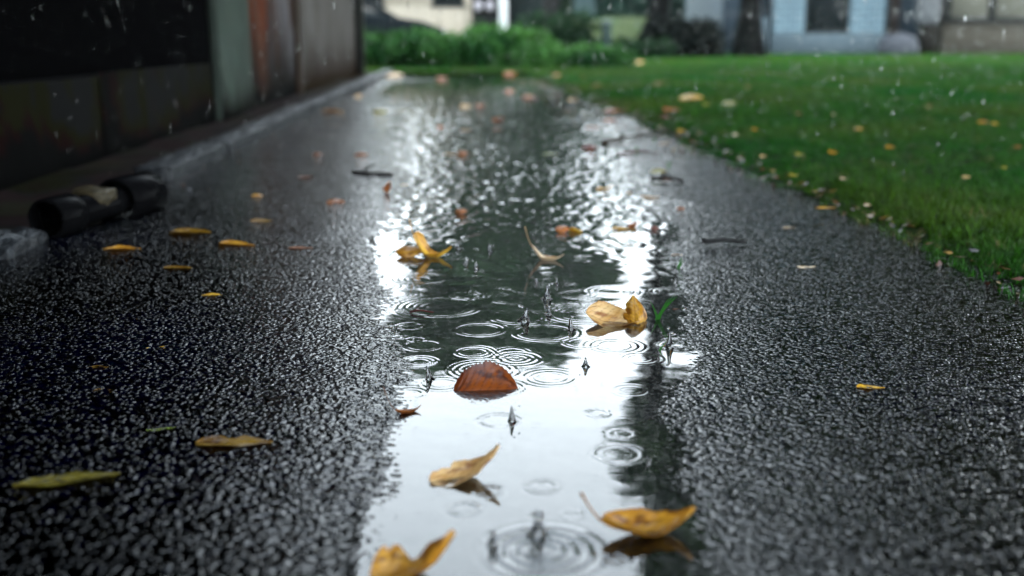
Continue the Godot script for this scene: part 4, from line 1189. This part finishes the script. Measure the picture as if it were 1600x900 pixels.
		{"x": -0.5891, "y": 0.02, "z": -2.3709, "l": 0.0931, "w": 0.0558, "shape": "ovate", "pal": "dull", "yaw": 0.03, "curl": 0.15, "arch": 0.3, "fold": 0.15, "seed": 38, "label": "long ochre leaf lying flat right of the black pipe", "nu": 20, "nv": 10},
		{"x": -0.4612, "y": 0.02, "z": -2.2376, "l": 0.0829, "w": 0.0456, "shape": "poplar", "pal": "ochre", "yaw": -0.28, "curl": 0.2, "arch": 0.25, "fold": 0.15, "seed": 39, "label": "ochre leaf with a pointed tip lying flat, second to the right of the black pipe", "nu": 20, "nv": 10},
		{"x": -0.6795, "y": 0.02, "z": -2.176, "l": 0.0751, "w": 0.0315, "shape": "lance", "pal": "ochre", "yaw": 0.12, "curl": 0.1, "arch": 0.3, "fold": 0.15, "seed": 40, "label": "narrow ochre leaf lying flat in front of the black pipe", "nu": 20, "nv": 10},
		{"x": -0.4633, "y": 0.018, "z": -2.5373, "l": 0.0544, "w": 0.0272, "shape": "lance", "pal": "dull", "yaw": 0.15, "curl": 0.4, "arch": 0.3, "fold": 0.15, "seed": 41, "label": "small ochre leaf beyond the flat pair right of the pipe", "nu": 14, "nv": 8, "roll": 0.2},
		{"x": -0.5229, "y": 0.02, "z": -1.9927, "l": 0.0549, "w": 0.0274, "shape": "ovate", "pal": "dull", "yaw": -0.05, "curl": 0.1, "arch": 0.1, "fold": 0.15, "seed": 42, "label": "ochre leaf lying flat on dark asphalt below the flat pair", "nu": 16, "nv": 8},
		{"x": -0.4134, "y": 0.02, "z": -1.7776, "l": 0.0343, "w": 0.0189, "shape": "ovate", "pal": "yellow", "yaw": 0.05, "curl": 0.1, "arch": 0.1, "fold": 0.15, "seed": 43, "label": "small yellow leaf alone on the dark asphalt left of the puddle", "nu": 16, "nv": 8},
		{"x": -0.326, "y": 0.016, "z": -2.2082, "l": 0.053, "w": 0.0185, "shape": "lance", "pal": "brown", "yaw": 0.0, "curl": 0.2, "arch": 0.3, "fold": 0.15, "seed": 44, "label": "thin brown leaf between the left asphalt and the yellow leaf", "nu": 14, "nv": 8},
		{"x": -0.4206, "y": 0.02, "z": -1.4554, "l": 0.0265, "w": 0.0066, "shape": "lance", "pal": "yellow", "yaw": 0.35, "curl": 0.3, "arch": 0.3, "fold": 0.15, "seed": 45, "label": "tiny sliver of yellow leaf on the black asphalt at left", "nu": 12, "nv": 6},
		{"x": -0.4683, "y": 0.02, "z": -1.3623, "l": 0.0282, "w": 0.0099, "shape": "lance", "pal": "dull", "yaw": -0.1, "curl": 0.3, "arch": 0.3, "fold": 0.15, "seed": 46, "label": "torn ochre leaf scrap at left, upper of two", "nu": 12, "nv": 6},
		{"x": -0.4346, "y": 0.02, "z": -1.2712, "l": 0.0218, "w": 0.0065, "shape": "lance", "pal": "dull", "yaw": 0.0, "curl": 0.3, "arch": 0.3, "fold": 0.15, "seed": 47, "label": "torn yellow leaf scrap at left, lower of two", "nu": 12, "nv": 6},
		{"x": -0.2393, "y": 0.02, "z": -1.0887, "l": 0.0826, "w": 0.0347, "shape": "ovate", "pal": "dull", "yaw": 0.0, "curl": 0.06, "arch": 0.1, "fold": 0.15, "seed": 48, "label": "large wet yellow-brown leaf pressed flat on the black asphalt at lower left", "nu": 24, "nv": 14},
		{"x": -0.3788, "y": 0.02, "z": -0.9905, "l": 0.0986, "w": 0.0355, "shape": "lance", "pal": "murk", "yaw": 0.28, "curl": 0.1, "arch": 0.15, "fold": 0.15, "seed": 49, "label": "large olive-yellow leaf in the lower left corner", "nu": 24, "nv": 14},
		{"x": -0.3277, "y": 0.02, "z": -1.133, "l": 0.0322, "w": 0.0064, "shape": "lance", "pal": "green", "yaw": 0.3, "curl": 0.3, "arch": 0.2, "fold": 0.15, "seed": 50, "label": "thin greenish leaf on the black asphalt left of the large yellow-brown one", "nu": 12, "nv": 6},
		{"x": -0.5461, "y": 0.016, "z": -2.9518, "l": 0.0315, "w": 0.022, "shape": "ovate", "pal": "ochre", "yaw": 0.2, "curl": -0.4, "arch": -0.4, "fold": 0.15, "seed": 51, "label": "tiny ochre leaf beside the far part of the kerb", "nu": 10, "nv": 6, "roll": 0.3},
		{"x": -0.4726, "y": 0.016, "z": -3.3852, "l": 0.0521, "w": 0.026, "shape": "ovate", "pal": "brown", "yaw": 0.5, "curl": 0.4, "arch": 0.4, "fold": 0.15, "seed": 52, "label": "brown leaf scrap with a pale spot on the left of the path", "nu": 10, "nv": 6},
		{"x": -0.3212, "y": 0.012, "z": -2.8459, "l": 0.0576, "w": 0.0403, "shape": "lobed", "pal": "brown", "yaw": 0.7, "curl": -1.0, "arch": -0.8, "fold": 0.15, "seed": 53, "label": "dark torn leaf on the left edge of the wet film", "nu": 14, "nv": 8, "roll": 0.3},
		{"x": -0.3576, "y": 0.01, "z": -4.0702, "l": 0.0577, "w": 0.0346, "shape": "ovate", "pal": "brown", "yaw": 0.1, "curl": -0.8, "arch": -0.8, "fold": 0.15, "seed": 54, "label": "brown leaf beyond the black twig on the left", "nu": 10, "nv": 6, "roll": 0.3},
		{"x": -0.5212, "y": 0.012, "z": -4.0825, "l": 0.0385, "w": 0.0231, "shape": "ovate", "pal": "brown", "yaw": 0.1, "curl": -0.8, "arch": -0.8, "fold": 0.15, "seed": 55, "label": "small brown leaf on the left of the path, beyond the kerb end", "nu": 10, "nv": 6, "roll": 0.3},
		{"x": -0.7554, "y": 0.01, "z": -6.6624, "l": 0.1402, "w": 0.0561, "shape": "lance", "pal": "ochre", "yaw": 0.1, "curl": 0.2, "arch": 0.2, "fold": 0.15, "seed": 56, "label": "ochre leaf lying against the far kerb", "nu": 10, "nv": 6},
		{"x": -0.1588, "y": 0.003, "z": -3.2365, "l": 0.0231, "w": 0.0139, "shape": "ovate", "pal": "yellow", "yaw": 0.1, "curl": 0.2, "arch": 0.2, "fold": 0.15, "seed": 57, "label": "tiny yellow leaf right of the sail-shaped leaf", "nu": 10, "nv": 6},
		{"x": 0.5052, "y": 0.018, "z": -1.2371, "l": 0.0346, "w": 0.0173, "shape": "poplar", "pal": "yellow", "yaw": -0.1, "curl": 0.2, "arch": 0.3, "fold": 0.15, "seed": 58, "label": "small yellow leaf alone on the grey asphalt at right", "nu": 20, "nv": 10},
		{"x": 0.6546, "y": 0.016, "z": -1.9522, "l": 0.0361, "w": 0.0217, "shape": "ovate", "pal": "pale", "yaw": -0.1, "curl": 0.5, "arch": -0.5, "fold": 0.15, "seed": 59, "label": "whitish tan leaf alone on the grey asphalt at right", "nu": 18, "nv": 10},
		{"x": 0.6643, "y": 0.01, "z": -3.518, "l": 0.055, "w": 0.033, "shape": "ovate", "pal": "olive", "yaw": 0.05, "curl": -0.5, "arch": -0.5, "fold": 0.15, "seed": 60, "label": "yellow-green leaf beside a dark stone near the lawn edge", "nu": 12, "nv": 8, "roll": 0.3},
		{"x": 0.8674, "y": 0.01, "z": -4.4829, "l": 0.0482, "w": 0.0241, "shape": "lance", "pal": "tan", "yaw": -0.3, "curl": 0.2, "arch": 0.2, "fold": 0.15, "seed": 61, "label": "pale pink-tan leaf on the asphalt near the lawn edge", "nu": 10, "nv": 6},
		{"x": 0.5722, "y": 0.012, "z": -2.7086, "l": 0.0263, "w": 0.021, "shape": "ovate", "pal": "brown", "yaw": 0.3, "curl": -1, "arch": -1, "fold": 0.15, "seed": 62, "label": "dark brown curled leaf on the grey asphalt near the puddle", "nu": 12, "nv": 8, "roll": 0.3},
		{"x": 0.655, "y": 0.01, "z": -3.2949, "l": 0.0555, "w": 0.0194, "shape": "lance", "pal": "brown", "yaw": -0.2, "curl": 0.3, "arch": 0.3, "fold": 0.15, "seed": 63, "label": "reddish leaf scrap beyond the grass sprigs", "nu": 10, "nv": 6},
		{"x": 0.4943, "y": 0.006, "z": -3.0377, "l": 0.0183, "w": 0.0128, "shape": "ovate", "pal": "yellow", "yaw": 0.2, "curl": 0.3, "arch": 0.3, "fold": 0.15, "seed": 64, "label": "tiny yellow leaf right of the pale yellow one", "nu": 10, "nv": 6},
		{"x": 0.889, "y": 0.03, "z": -6.1391, "l": 0.1237, "w": 0.0742, "shape": "ovate", "pal": "brown", "yaw": 0.2, "curl": -0.8, "arch": -0.6, "fold": 0.15, "seed": 65, "label": "red-brown leaf on the lawn's edge, over an orange one", "nu": 12, "nv": 8, "roll": 0.3},
		{"x": 0.8237, "y": 0.014, "z": -5.8024, "l": 0.0757, "w": 0.0454, "shape": "ovate", "pal": "orange", "yaw": 0.0, "curl": -0.3, "arch": -0.3, "fold": 0.15, "seed": 66, "label": "orange leaf just below the red-brown one at the lawn's edge", "nu": 12, "nv": 8, "roll": 0.3},
		{"x": 0.6814, "y": 0.01, "z": -5.4095, "l": 0.0835, "w": 0.0501, "shape": "ovate", "pal": "brown", "yaw": 0.0, "curl": -0.4, "arch": -0.4, "fold": 0.15, "seed": 67, "label": "reddish-brown leaf flat on the path beside the lawn's edge", "nu": 12, "nv": 8, "roll": 0.2},
		{"x": 0.8871, "y": 0.03, "z": -2.5299, "l": 0.0525, "w": 0.021, "shape": "lance", "pal": "yellow", "yaw": 0.1, "curl": 0.3, "arch": 0.2, "fold": 0.15, "seed": 68, "label": "yellow leaf caught in the ragged grass edge", "nu": 10, "nv": 6},
		{"x": 0.7556, "y": 0.014, "z": -2.3893, "l": 0.0321, "w": 0.0129, "shape": "lance", "pal": "pale", "yaw": 0.2, "curl": 0.3, "arch": 0.3, "fold": 0.15, "seed": 69, "label": "pale scrap of leaf on the asphalt just before the grass edge", "nu": 10, "nv": 6},
		{"x": 0.3725, "y": 0.004, "z": -2.2301, "l": 0.0299, "w": 0.009, "shape": "lance", "pal": "pale", "yaw": 0.1, "curl": 0.3, "arch": 0.3, "fold": 0.15, "seed": 70, "label": "thin pale leaf on the right film of water below the yellow pair", "nu": 10, "nv": 6},
		{"x": 0.4426, "y": 0.006, "z": -2.1161, "l": 0.0233, "w": 0.007, "shape": "lance", "pal": "tan", "yaw": 0.15, "curl": 0.3, "arch": 0.3, "fold": 0.15, "seed": 71, "label": "thin tan leaf beside the small grass sprig", "nu": 10, "nv": 6},
		{"x": 0.3564, "y": 0.006, "z": -1.6695, "l": 0.0248, "w": 0.0062, "shape": "lance", "pal": "brown", "yaw": 0.2, "curl": 0.5, "arch": 0.3, "fold": 0.15, "seed": 72, "label": "thin reddish-brown leaf right of the tall grass sprig", "nu": 10, "nv": 6},
		{"x": -0.0821, "y": 0.003, "z": -1.9303, "l": 0.0105, "w": 0.0074, "shape": "ovate", "pal": "darkred", "yaw": 0.2, "curl": 0.3, "arch": 0.3, "fold": 0.15, "seed": 73, "label": "tiny red leaf scrap below the bright yellow leaf", "nu": 8, "nv": 5},
		{"x": 1.5874, "y": 0.04, "z": -7.3033, "l": 0.1715, "w": 0.1201, "shape": "ovate", "pal": "yellow", "yaw": -0.5, "curl": -0.5, "arch": -0.6, "fold": 0.15, "seed": 74, "label": "long yellow leaf on the far lawn beside the orange-brown pile", "roll": 0.35, "nu": 10, "nv": 6, "sink": 0.004},
		{"x": 1.2253, "y": 0.04, "z": -6.1347, "l": 0.1115, "w": 0.078, "shape": "poplar", "pal": "orange", "yaw": 0.2, "curl": 0.4, "arch": 0.3, "fold": 0.15, "seed": 75, "label": "large orange-brown leaf in a pile at the lawn's edge", "roll": 0.35, "nu": 10, "nv": 6, "sink": 0.004},
		{"x": 1.0869, "y": 0.04, "z": -5.6047, "l": 0.066, "w": 0.0462, "shape": "ovate", "pal": "darkred", "yaw": -0.1, "curl": 0.6, "arch": 0.4, "fold": 0.15, "seed": 76, "label": "dark red leaf under the orange-brown one at the lawn's edge", "roll": 0.35, "nu": 10, "nv": 6, "sink": 0.004},
		{"x": 1.6958, "y": 0.04, "z": -6.6878, "l": 0.1074, "w": 0.0752, "shape": "lance", "pal": "olive", "yaw": -0.4, "curl": -0.5, "arch": -0.6, "fold": 0.15, "seed": 77, "label": "olive-yellow leaf on the lawn right of the long yellow one", "roll": 0.35, "nu": 10, "nv": 6, "sink": 0.004},
		{"x": 1.5567, "y": 0.04, "z": -6.6949, "l": 0.0644, "w": 0.0451, "shape": "ovate", "pal": "olive", "yaw": 0.3, "curl": 0.4, "arch": 0.3, "fold": 0.15, "seed": 78, "label": "small olive leaf between two yellow ones on the lawn", "roll": 0.35, "nu": 10, "nv": 6, "sink": 0.004},
		{"x": 0.9914, "y": 0.04, "z": -4.735, "l": 0.0407, "w": 0.0285, "shape": "poplar", "pal": "yellow", "yaw": 0.0, "curl": 0.6, "arch": 0.4, "fold": 0.15, "seed": 79, "label": "yellow leaf on the lawn just inside the grass edge", "roll": 0.35, "nu": 10, "nv": 6, "sink": 0.004},
		{"x": 1.7989, "y": 0.04, "z": -4.7654, "l": 0.0464, "w": 0.0325, "shape": "ovate", "pal": "ochre", "yaw": -0.3, "curl": -0.5, "arch": -0.6, "fold": 0.15, "seed": 80, "label": "round ochre leaf in the middle of the lawn", "roll": 0.35, "nu": 10, "nv": 6, "sink": 0.004},
		{"x": 1.331, "y": 0.04, "z": -3.7544, "l": 0.0449, "w": 0.0314, "shape": "lance", "pal": "ochre", "yaw": 0.4, "curl": 0.4, "arch": 0.3, "fold": 0.15, "seed": 81, "label": "ochre leaf on the lawn, lower left of the round one", "roll": 0.35, "nu": 10, "nv": 6, "sink": 0.004},
		{"x": 1.6074, "y": 0.04, "z": -3.931, "l": 0.0385, "w": 0.027, "shape": "ovate", "pal": "ochre", "yaw": 0.1, "curl": 0.6, "arch": 0.4, "fold": 0.15, "seed": 82, "label": "ochre leaf on the lawn, lower right of the round one", "roll": 0.35, "nu": 10, "nv": 6, "sink": 0.004},
		{"x": 2.844, "y": 0.04, "z": -6.4254, "l": 0.0417, "w": 0.0292, "shape": "poplar", "pal": "tan", "yaw": -0.2, "curl": -0.5, "arch": -0.6, "fold": 0.15, "seed": 83, "label": "small tan leaf on the upper lawn", "roll": 0.35, "nu": 10, "nv": 6, "sink": 0.004},
		{"x": 2.5618, "y": 0.04, "z": -5.1615, "l": 0.0561, "w": 0.0393, "shape": "ovate", "pal": "ochre", "yaw": -0.5, "curl": 0.4, "arch": 0.3, "fold": 0.15, "seed": 84, "label": "ochre leaf at the left of a pair near the right edge of the lawn", "roll": 0.35, "nu": 10, "nv": 6, "sink": 0.004},
		{"x": 2.5797, "y": 0.04, "z": -5.0759, "l": 0.0387, "w": 0.0271, "shape": "lance", "pal": "yellow", "yaw": 0.2, "curl": 0.6, "arch": 0.4, "fold": 0.15, "seed": 85, "label": "small yellow leaf at the right of a pair near the right edge of the lawn", "roll": 0.35, "nu": 10, "nv": 6, "sink": 0.004},
		{"x": 1.8754, "y": 0.04, "z": -5.875, "l": 0.0316, "w": 0.0221, "shape": "ovate", "pal": "orange", "yaw": -0.1, "curl": -0.5, "arch": -0.6, "fold": 0.15, "seed": 86, "label": "small orange leaf on the lawn left of a pale one", "roll": 0.35, "nu": 10, "nv": 6, "sink": 0.004},
		{"x": 2.0498, "y": 0.04, "z": -5.8121, "l": 0.0251, "w": 0.0175, "shape": "poplar", "pal": "pale", "yaw": -0.4, "curl": 0.4, "arch": 0.3, "fold": 0.15, "seed": 87, "label": "tiny pale leaf on the lawn, highest of the scattered ones", "roll": 0.35, "nu": 10, "nv": 6, "sink": 0.004},
		{"x": 1.3352, "y": 0.04, "z": -4.7891, "l": 0.0361, "w": 0.0253, "shape": "ovate", "pal": "ochre", "yaw": 0.3, "curl": 0.6, "arch": 0.4, "fold": 0.15, "seed": 88, "label": "ochre leaf on the lawn near the orange-brown pile", "roll": 0.35, "nu": 10, "nv": 6, "sink": 0.004},
		{"x": 1.177, "y": 0.04, "z": -4.5225, "l": 0.0292, "w": 0.0205, "shape": "lance", "pal": "pale", "yaw": 0.0, "curl": -0.5, "arch": -0.6, "fold": 0.15, "seed": 89, "label": "pale leaf on the lawn below the olive-yellow one", "roll": 0.35, "nu": 10, "nv": 6, "sink": 0.004},
		{"x": 1.0513, "y": 0.04, "z": -3.6583, "l": 0.0238, "w": 0.0166, "shape": "ovate", "pal": "tan", "yaw": -0.3, "curl": 0.4, "arch": 0.3, "fold": 0.15, "seed": 90, "label": "tan leaf scrap on the lawn by the asphalt", "roll": 0.35, "nu": 10, "nv": 6, "sink": 0.004},
		{"x": 0.9886, "y": 0.04, "z": -3.1109, "l": 0.0339, "w": 0.0237, "shape": "poplar", "pal": "olive", "yaw": 0.4, "curl": 0.6, "arch": 0.4, "fold": 0.15, "seed": 91, "label": "olive leaf half hidden in grass above the asphalt edge", "roll": 0.35, "nu": 10, "nv": 6, "sink": 0.004},
		{"x": 1.4749, "y": 0.04, "z": -3.0397, "l": 0.0267, "w": 0.0187, "shape": "ovate", "pal": "tan", "yaw": 0.1, "curl": -0.5, "arch": -0.6, "fold": 0.15, "seed": 92, "label": "tan leaf scrap in the right lawn", "roll": 0.35, "nu": 10, "nv": 6, "sink": 0.004},
		{"x": 1.1084, "y": 0.04, "z": -3.0282, "l": 0.0199, "w": 0.0139, "shape": "lance", "pal": "pale", "yaw": -0.2, "curl": 0.4, "arch": 0.3, "fold": 0.15, "seed": 93, "label": "pale leaf scrap in the middle of the lower lawn", "roll": 0.35, "nu": 10, "nv": 6, "sink": 0.004},
		{"x": 2.4959, "y": 0.04, "z": -9.2562, "l": 0.063, "w": 0.0441, "shape": "ovate", "pal": "orange", "yaw": -0.5, "curl": 0.6, "arch": 0.4, "fold": 0.15, "seed": 94, "label": "orange leaf on the distant lawn", "roll": 0.35, "nu": 10, "nv": 6, "sink": 0.004},
		{"x": 1.8654, "y": 0.04, "z": -10.0059, "l": 0.0969, "w": 0.0678, "shape": "poplar", "pal": "brown", "yaw": 0.2, "curl": -0.5, "arch": -0.6, "fold": 0.15, "seed": 95, "label": "brown leaf on the distant lawn beyond the pile", "roll": 0.35, "nu": 10, "nv": 6, "sink": 0.004},
		{"x": 1.2665, "y": 0.04, "z": -9.7368, "l": 0.0846, "w": 0.0592, "shape": "ovate", "pal": "orange", "yaw": -0.1, "curl": 0.4, "arch": 0.3, "fold": 0.15, "seed": 96, "label": "orange leaf in the rough grass where path meets far lawn", "roll": 0.35, "nu": 10, "nv": 6, "sink": 0.004},
		{"x": 1.3859, "y": 0.04, "z": -11.8497, "l": 0.0799, "w": 0.0559, "shape": "lance", "pal": "orange", "yaw": -0.4, "curl": 0.6, "arch": 0.4, "fold": 0.15, "seed": 97, "label": "small orange leaf in the far grass beyond the path", "roll": 0.35, "nu": 10, "nv": 6, "sink": 0.004},
		{"x": 3.3931, "y": 0.04, "z": -20.1161, "l": 0.1937, "w": 0.1356, "shape": "ovate", "pal": "tan", "yaw": 0.3, "curl": -0.5, "arch": -0.6, "fold": 0.15, "seed": 98, "label": "yellowish leaf on the far lawn before the dark trunk", "roll": 0.35, "nu": 10, "nv": 6, "sink": 0.004},
		{"x": 2.1975, "y": 0.04, "z": -20.8139, "l": 0.1398, "w": 0.0979, "shape": "poplar", "pal": "brown", "yaw": 0.0, "curl": 0.4, "arch": 0.3, "fold": 0.15, "seed": 99, "label": "brown leaf on the far lawn beyond the path end", "roll": 0.35, "nu": 10, "nv": 6, "sink": 0.004},
		{"x": 0.7784, "y": 0.04, "z": -7.2625, "l": 0.0694, "w": 0.0486, "shape": "ovate", "pal": "tan", "yaw": -0.3, "curl": 0.6, "arch": 0.4, "fold": 0.15, "seed": 100, "label": "pale leaf in the rough grass at the path's right edge", "roll": 0.35, "nu": 10, "nv": 6, "sink": 0.004},
		{"x": 1.1561, "y": 0.04, "z": -12.5411, "l": 0.1206, "w": 0.0844, "shape": "lance", "pal": "orange", "yaw": 0.4, "curl": -0.5, "arch": -0.6, "fold": 0.15, "seed": 101, "label": "rust leaf in the grass near the end of the path", "roll": 0.35, "nu": 10, "nv": 6, "sink": 0.004},
		{"x": 2.0925, "y": 0.04, "z": -3.9314, "l": 0.0387, "w": 0.0271, "shape": "ovate", "pal": "brown", "yaw": 0.1, "curl": 0.4, "arch": 0.3, "fold": 0.15, "seed": 102, "label": "brown leaf at the right edge of the lawn", "roll": 0.35, "nu": 10, "nv": 6, "sink": 0.004},
		{"x": 1.1924, "y": 0.04, "z": -3.6945, "l": 0.0361, "w": 0.0253, "shape": "poplar", "pal": "olive", "yaw": -0.2, "curl": 0.6, "arch": 0.4, "fold": 0.15, "seed": 103, "label": "olive leaf in shaded lawn left of the ochre one", "roll": 0.35, "nu": 10, "nv": 6, "sink": 0.004},
		{"x": 0.985, "y": 0.04, "z": -2.5205, "l": 0.0166, "w": 0.0116, "shape": "ovate", "pal": "pale", "yaw": -0.5, "curl": -0.5, "arch": -0.6, "fold": 0.15, "seed": 104, "label": "pale straw-coloured scrap of leaf in the near lawn", "roll": 0.35, "nu": 10, "nv": 6, "sink": 0.004},
		{"x": 1.7085, "y": 0.04, "z": -3.274, "l": 0.0252, "w": 0.0176, "shape": "lance", "pal": "olive", "yaw": 0.2, "curl": 0.4, "arch": 0.3, "fold": 0.15, "seed": 105, "label": "olive scrap of leaf near the right edge", "roll": 0.35, "nu": 10, "nv": 6, "sink": 0.004},
	]
	for s in big: make_leaf(s)

func set_ripples() -> void:
	ripple_spots = [
		[0.0697, 0.834, 0.0379, 0.013, 0.0006, 2.2],
		[0.0697, 0.834, 0.0152, 0.011, 0.0008, 1.2],
		[0.0028, 0.9218, 0.0142, 0.008, 0.0006, 0.8],
		[0.0258, 0.9627, 0.0135, 0.008, 0.0006, 0.8],
		[0.0787, 0.9692, 0.0155, 0.008, 0.0006, 0.8],
		[0.1273, 0.8183, 0.0107, 0.008, 0.0006, 0.7],
		[0.1005, 0.9044, 0.0093, 0.007, 0.0006, 0.6],
		[0.1644, 1.0513, 0.0255, 0.008, 0.00045, 0.9],
		[0.1591, 1.1771, 0.0134, 0.007, 0.0005, 0.7],
		[0.0446, 1.1591, 0.0233, 0.007, 0.0003, 1.0],
		[0.1779, 1.1091, 0.0141, 0.007, 0.0003, 0.8],
		[0.0315, 1.5575, 0.0384, 0.009, 0.00012, 1.6],
		[0.1259, 1.5344, 0.0474, 0.009, 0.00012, 1.8],
		[-0.0521, 1.4744, 0.0273, 0.009, 0.0001, 1.2],
		[0.0732, 1.4325, 0.0213, 0.008, 0.00012, 1.0],
		[0.02, 1.4384, 0.0267, 0.008, 0.00012, 1.2],
		[0.0312, 1.3538, 0.0421, 0.009, 0.0001, 1.5],
		[0.1166, 1.3162, 0.0329, 0.009, 0.0001, 1.4],
		[-0.0278, 1.7004, 0.0645, 0.011, 0.00014, 2.5],
		[0.0934, 1.6315, 0.0452, 0.01, 0.0001, 2],
		[0.1981, 1.6466, 0.061, 0.011, 0.00014, 2.5],
		[0.1768, 1.4795, 0.0294, 0.008, 0.00012, 1.4],
		[-0.0655, 1.9213, 0.0467, 0.011, 0.00014, 2],
		[0.09, 1.7619, 0.0432, 0.01, 0.00012, 2],
		[0.0618, 1.8879, 0.023, 0.01, 0.00014, 1.5],
		[0.1654, 1.8826, 0.0415, 0.011, 0.00012, 2],
		[0.2059, 1.7796, 0.0328, 0.01, 0.00014, 1.8],
		[0.0147, 1.7799, 0.0283, 0.01, 0.00014, 1.6],
		[-0.0747, 1.5815, 0.0213, 0.008, 0.00012, 1],
		[0.246, 1.3957, 0.0262, 0.008, 0.0001, 1.5],
		[0.211, 1.2592, 0.0238, 0.008, 7e-05, 1.2],
		[-0.0613, 1.2607, 0.0204, 0.008, 7e-05, 1],
		[-0.0226, 1.2968, 0.0242, 0.008, 7e-05, 1],
		[0.0271, 0.8565, 0.01, 0.006, 0.0005, 0.6],
		[0.311, 1.4559, 0.0236, 0.008, 0.0005, 1.4],
		[-0.054, 1.396, 0.0216, 0.008, 0.0004, 1.2],
	]
	rng.seed = 77
	for i in 260:
		var z := 1.1 + 7.0 * pow(rng.randf(), 1.2)
		var x := lerpf(lin(PUDDLE_LEFT, z) - 0.03, lin(PUDDLE_RIGHT, z) + 0.03, rng.randf())
		if z < 2.0 and i % 3 > 0: continue
		var w := rng.randf_range(0.005, 0.009) * (0.8 + 0.25 * z)
		ripple_spots.append([x, z, rng.randf_range(0.004, 0.03) * (0.7 + 0.3 * z), w, rng.randf_range(0.00006, 0.0002) * w / 0.008, rng.randf_range(0.8, 2.2)])

func build_splashes() -> void:
	rng.seed = 5
	splash(0.0664, 0.8631, 0.0237, 0.0071, true, "tallest splash with a bead on top, in the near puddle")
	splash(0.0269, 0.8480, 0.0140, 0.0042, true, "small double-drop splash left of the tallest one")
	splash(0.0591, 1.1562, 0.0186, 0.0056, false, "dark splash just below the domed orange leaf")
	splash(-0.0384, 1.3187, 0.0195, 0.0049, false, "thin spiky splash left of the domed orange leaf")
	splash(0.1482, 1.7450, 0.0273, 0.0091, false, "crown splash in the middle of the rings, farther of the tall pair")
	splash(0.1017, 1.6032, 0.0218, 0.0084, false, "squat splash in the middle of the rings, left of the pair")
	splash(0.1416, 1.6412, 0.0155, 0.0060, false, "low splash under the crown splash")
	splash(0.1676, 1.5505, 0.0179, 0.0057, false, "small splash right of the squat one among the rings")
	splash(0.1674, 1.3612, 0.0130, 0.0051, false, "low splash halfway between the domed leaf and the tall sprig")
	splash(0.2964, 1.4468, 0.0261, 0.0069, false, "splash at the right shore of the puddle below the grass sprig")
	splash(0.0340, 2.0015, 0.0145, 0.0062, false, "small splash below the bright yellow leaf's right")
	splash(0.0150, 2.0511, 0.0127, 0.0053, false, "tiny splash right under the bright yellow leaf")
	splash(0.1916, 1.0218, 0.0089, 0.0028, false, "small splash at the right shore of the near puddle")
	splash(0.0662, 2.1733, 0.0157, 0.0056, false, "small splash right of the bright yellow leaf's tip")
	splash(-0.0009, 2.2120, 0.0159, 0.0068, false, "small splash touching the bright yellow leaf's tip")
	splash(0.1745, 1.8559, 0.0097, 0.0048, false, "small splash behind the crown splash")
	splash(0.1393, 1.8733, 0.0097, 0.0049, false, "small splash left behind the crown splash")

func build_twigs() -> void:
	twig("twig", [Vector3(-0.340, 0.0060, -3.496), Vector3(-0.276, 0.0070, -3.467), Vector3(-0.207, 0.0060, -3.472)], 0.0090, Color(0.012, 0.01, 0.008), "thick black twig lying across the path left of the far puddle", "twig")
	twig("stick", [Vector3(0.620, 0.0080, -4.547), Vector3(0.766, 0.0120, -4.746), Vector3(0.899, 0.0160, -4.896), Vector3(1.027, 0.0200, -4.948)], 0.0090, Color(0.03, 0.022, 0.015), "long grey-brown stick running from the path to the lawn", "stick")
	twig("twig", [Vector3(0.596, 0.0080, -3.266), Vector3(0.638, 0.0200, -3.262), Vector3(0.681, 0.0100, -3.199)], 0.0070, Color(0.014, 0.01, 0.008), "bent dark twig near the lawn edge beside the yellow-green leaf", "twig")
	twig("twig", [Vector3(-0.078, 0.0010, -1.665), Vector3(-0.063, 0.0060, -1.657), Vector3(-0.040, 0.0020, -1.659)], 0.0016, Color(0.05, 0.012, 0.01), "thin dark red twig floating at the left of the rings", "twig")
	twig("stick", [Vector3(0.510, 0.0140, -2.184), Vector3(0.554, 0.0180, -2.189), Vector3(0.603, 0.0120, -2.190)], 0.0060, Color(0.02, 0.02, 0.02), "flat grey stick lying on the asphalt right of the puddle", "stick")
	twig("twig", [Vector3(0.609, 0.0080, -4.064), Vector3(0.707, 0.0100, -4.138), Vector3(0.772, 0.0100, -4.085)], 0.0050, Color(0.05, 0.025, 0.018), "thin reddish twig below the long grey-brown stick", "twig")
	weed(0.308, 1.605, 0.0498, 5, "tall green grass sprig at the right shore of the puddle beside the tan leaf")
	weed(0.418, 1.982, 0.0316, 4, "small green grass sprig in the asphalt right of the puddle")
	weed(0.726, 3.659, 0.0440, 5, "low green sprig by the yellow-green leaf near the lawn")
	weed(0.701, 4.189, 0.0351, 4, "small green sprig below the long stick")
	weed(0.850, 4.625, 0.0442, 4, "green sprig beside the long stick by the lawn")
	weed(0.279, 1.432, 0.0179, 3, "faint green sprig under the splash at the right shore")
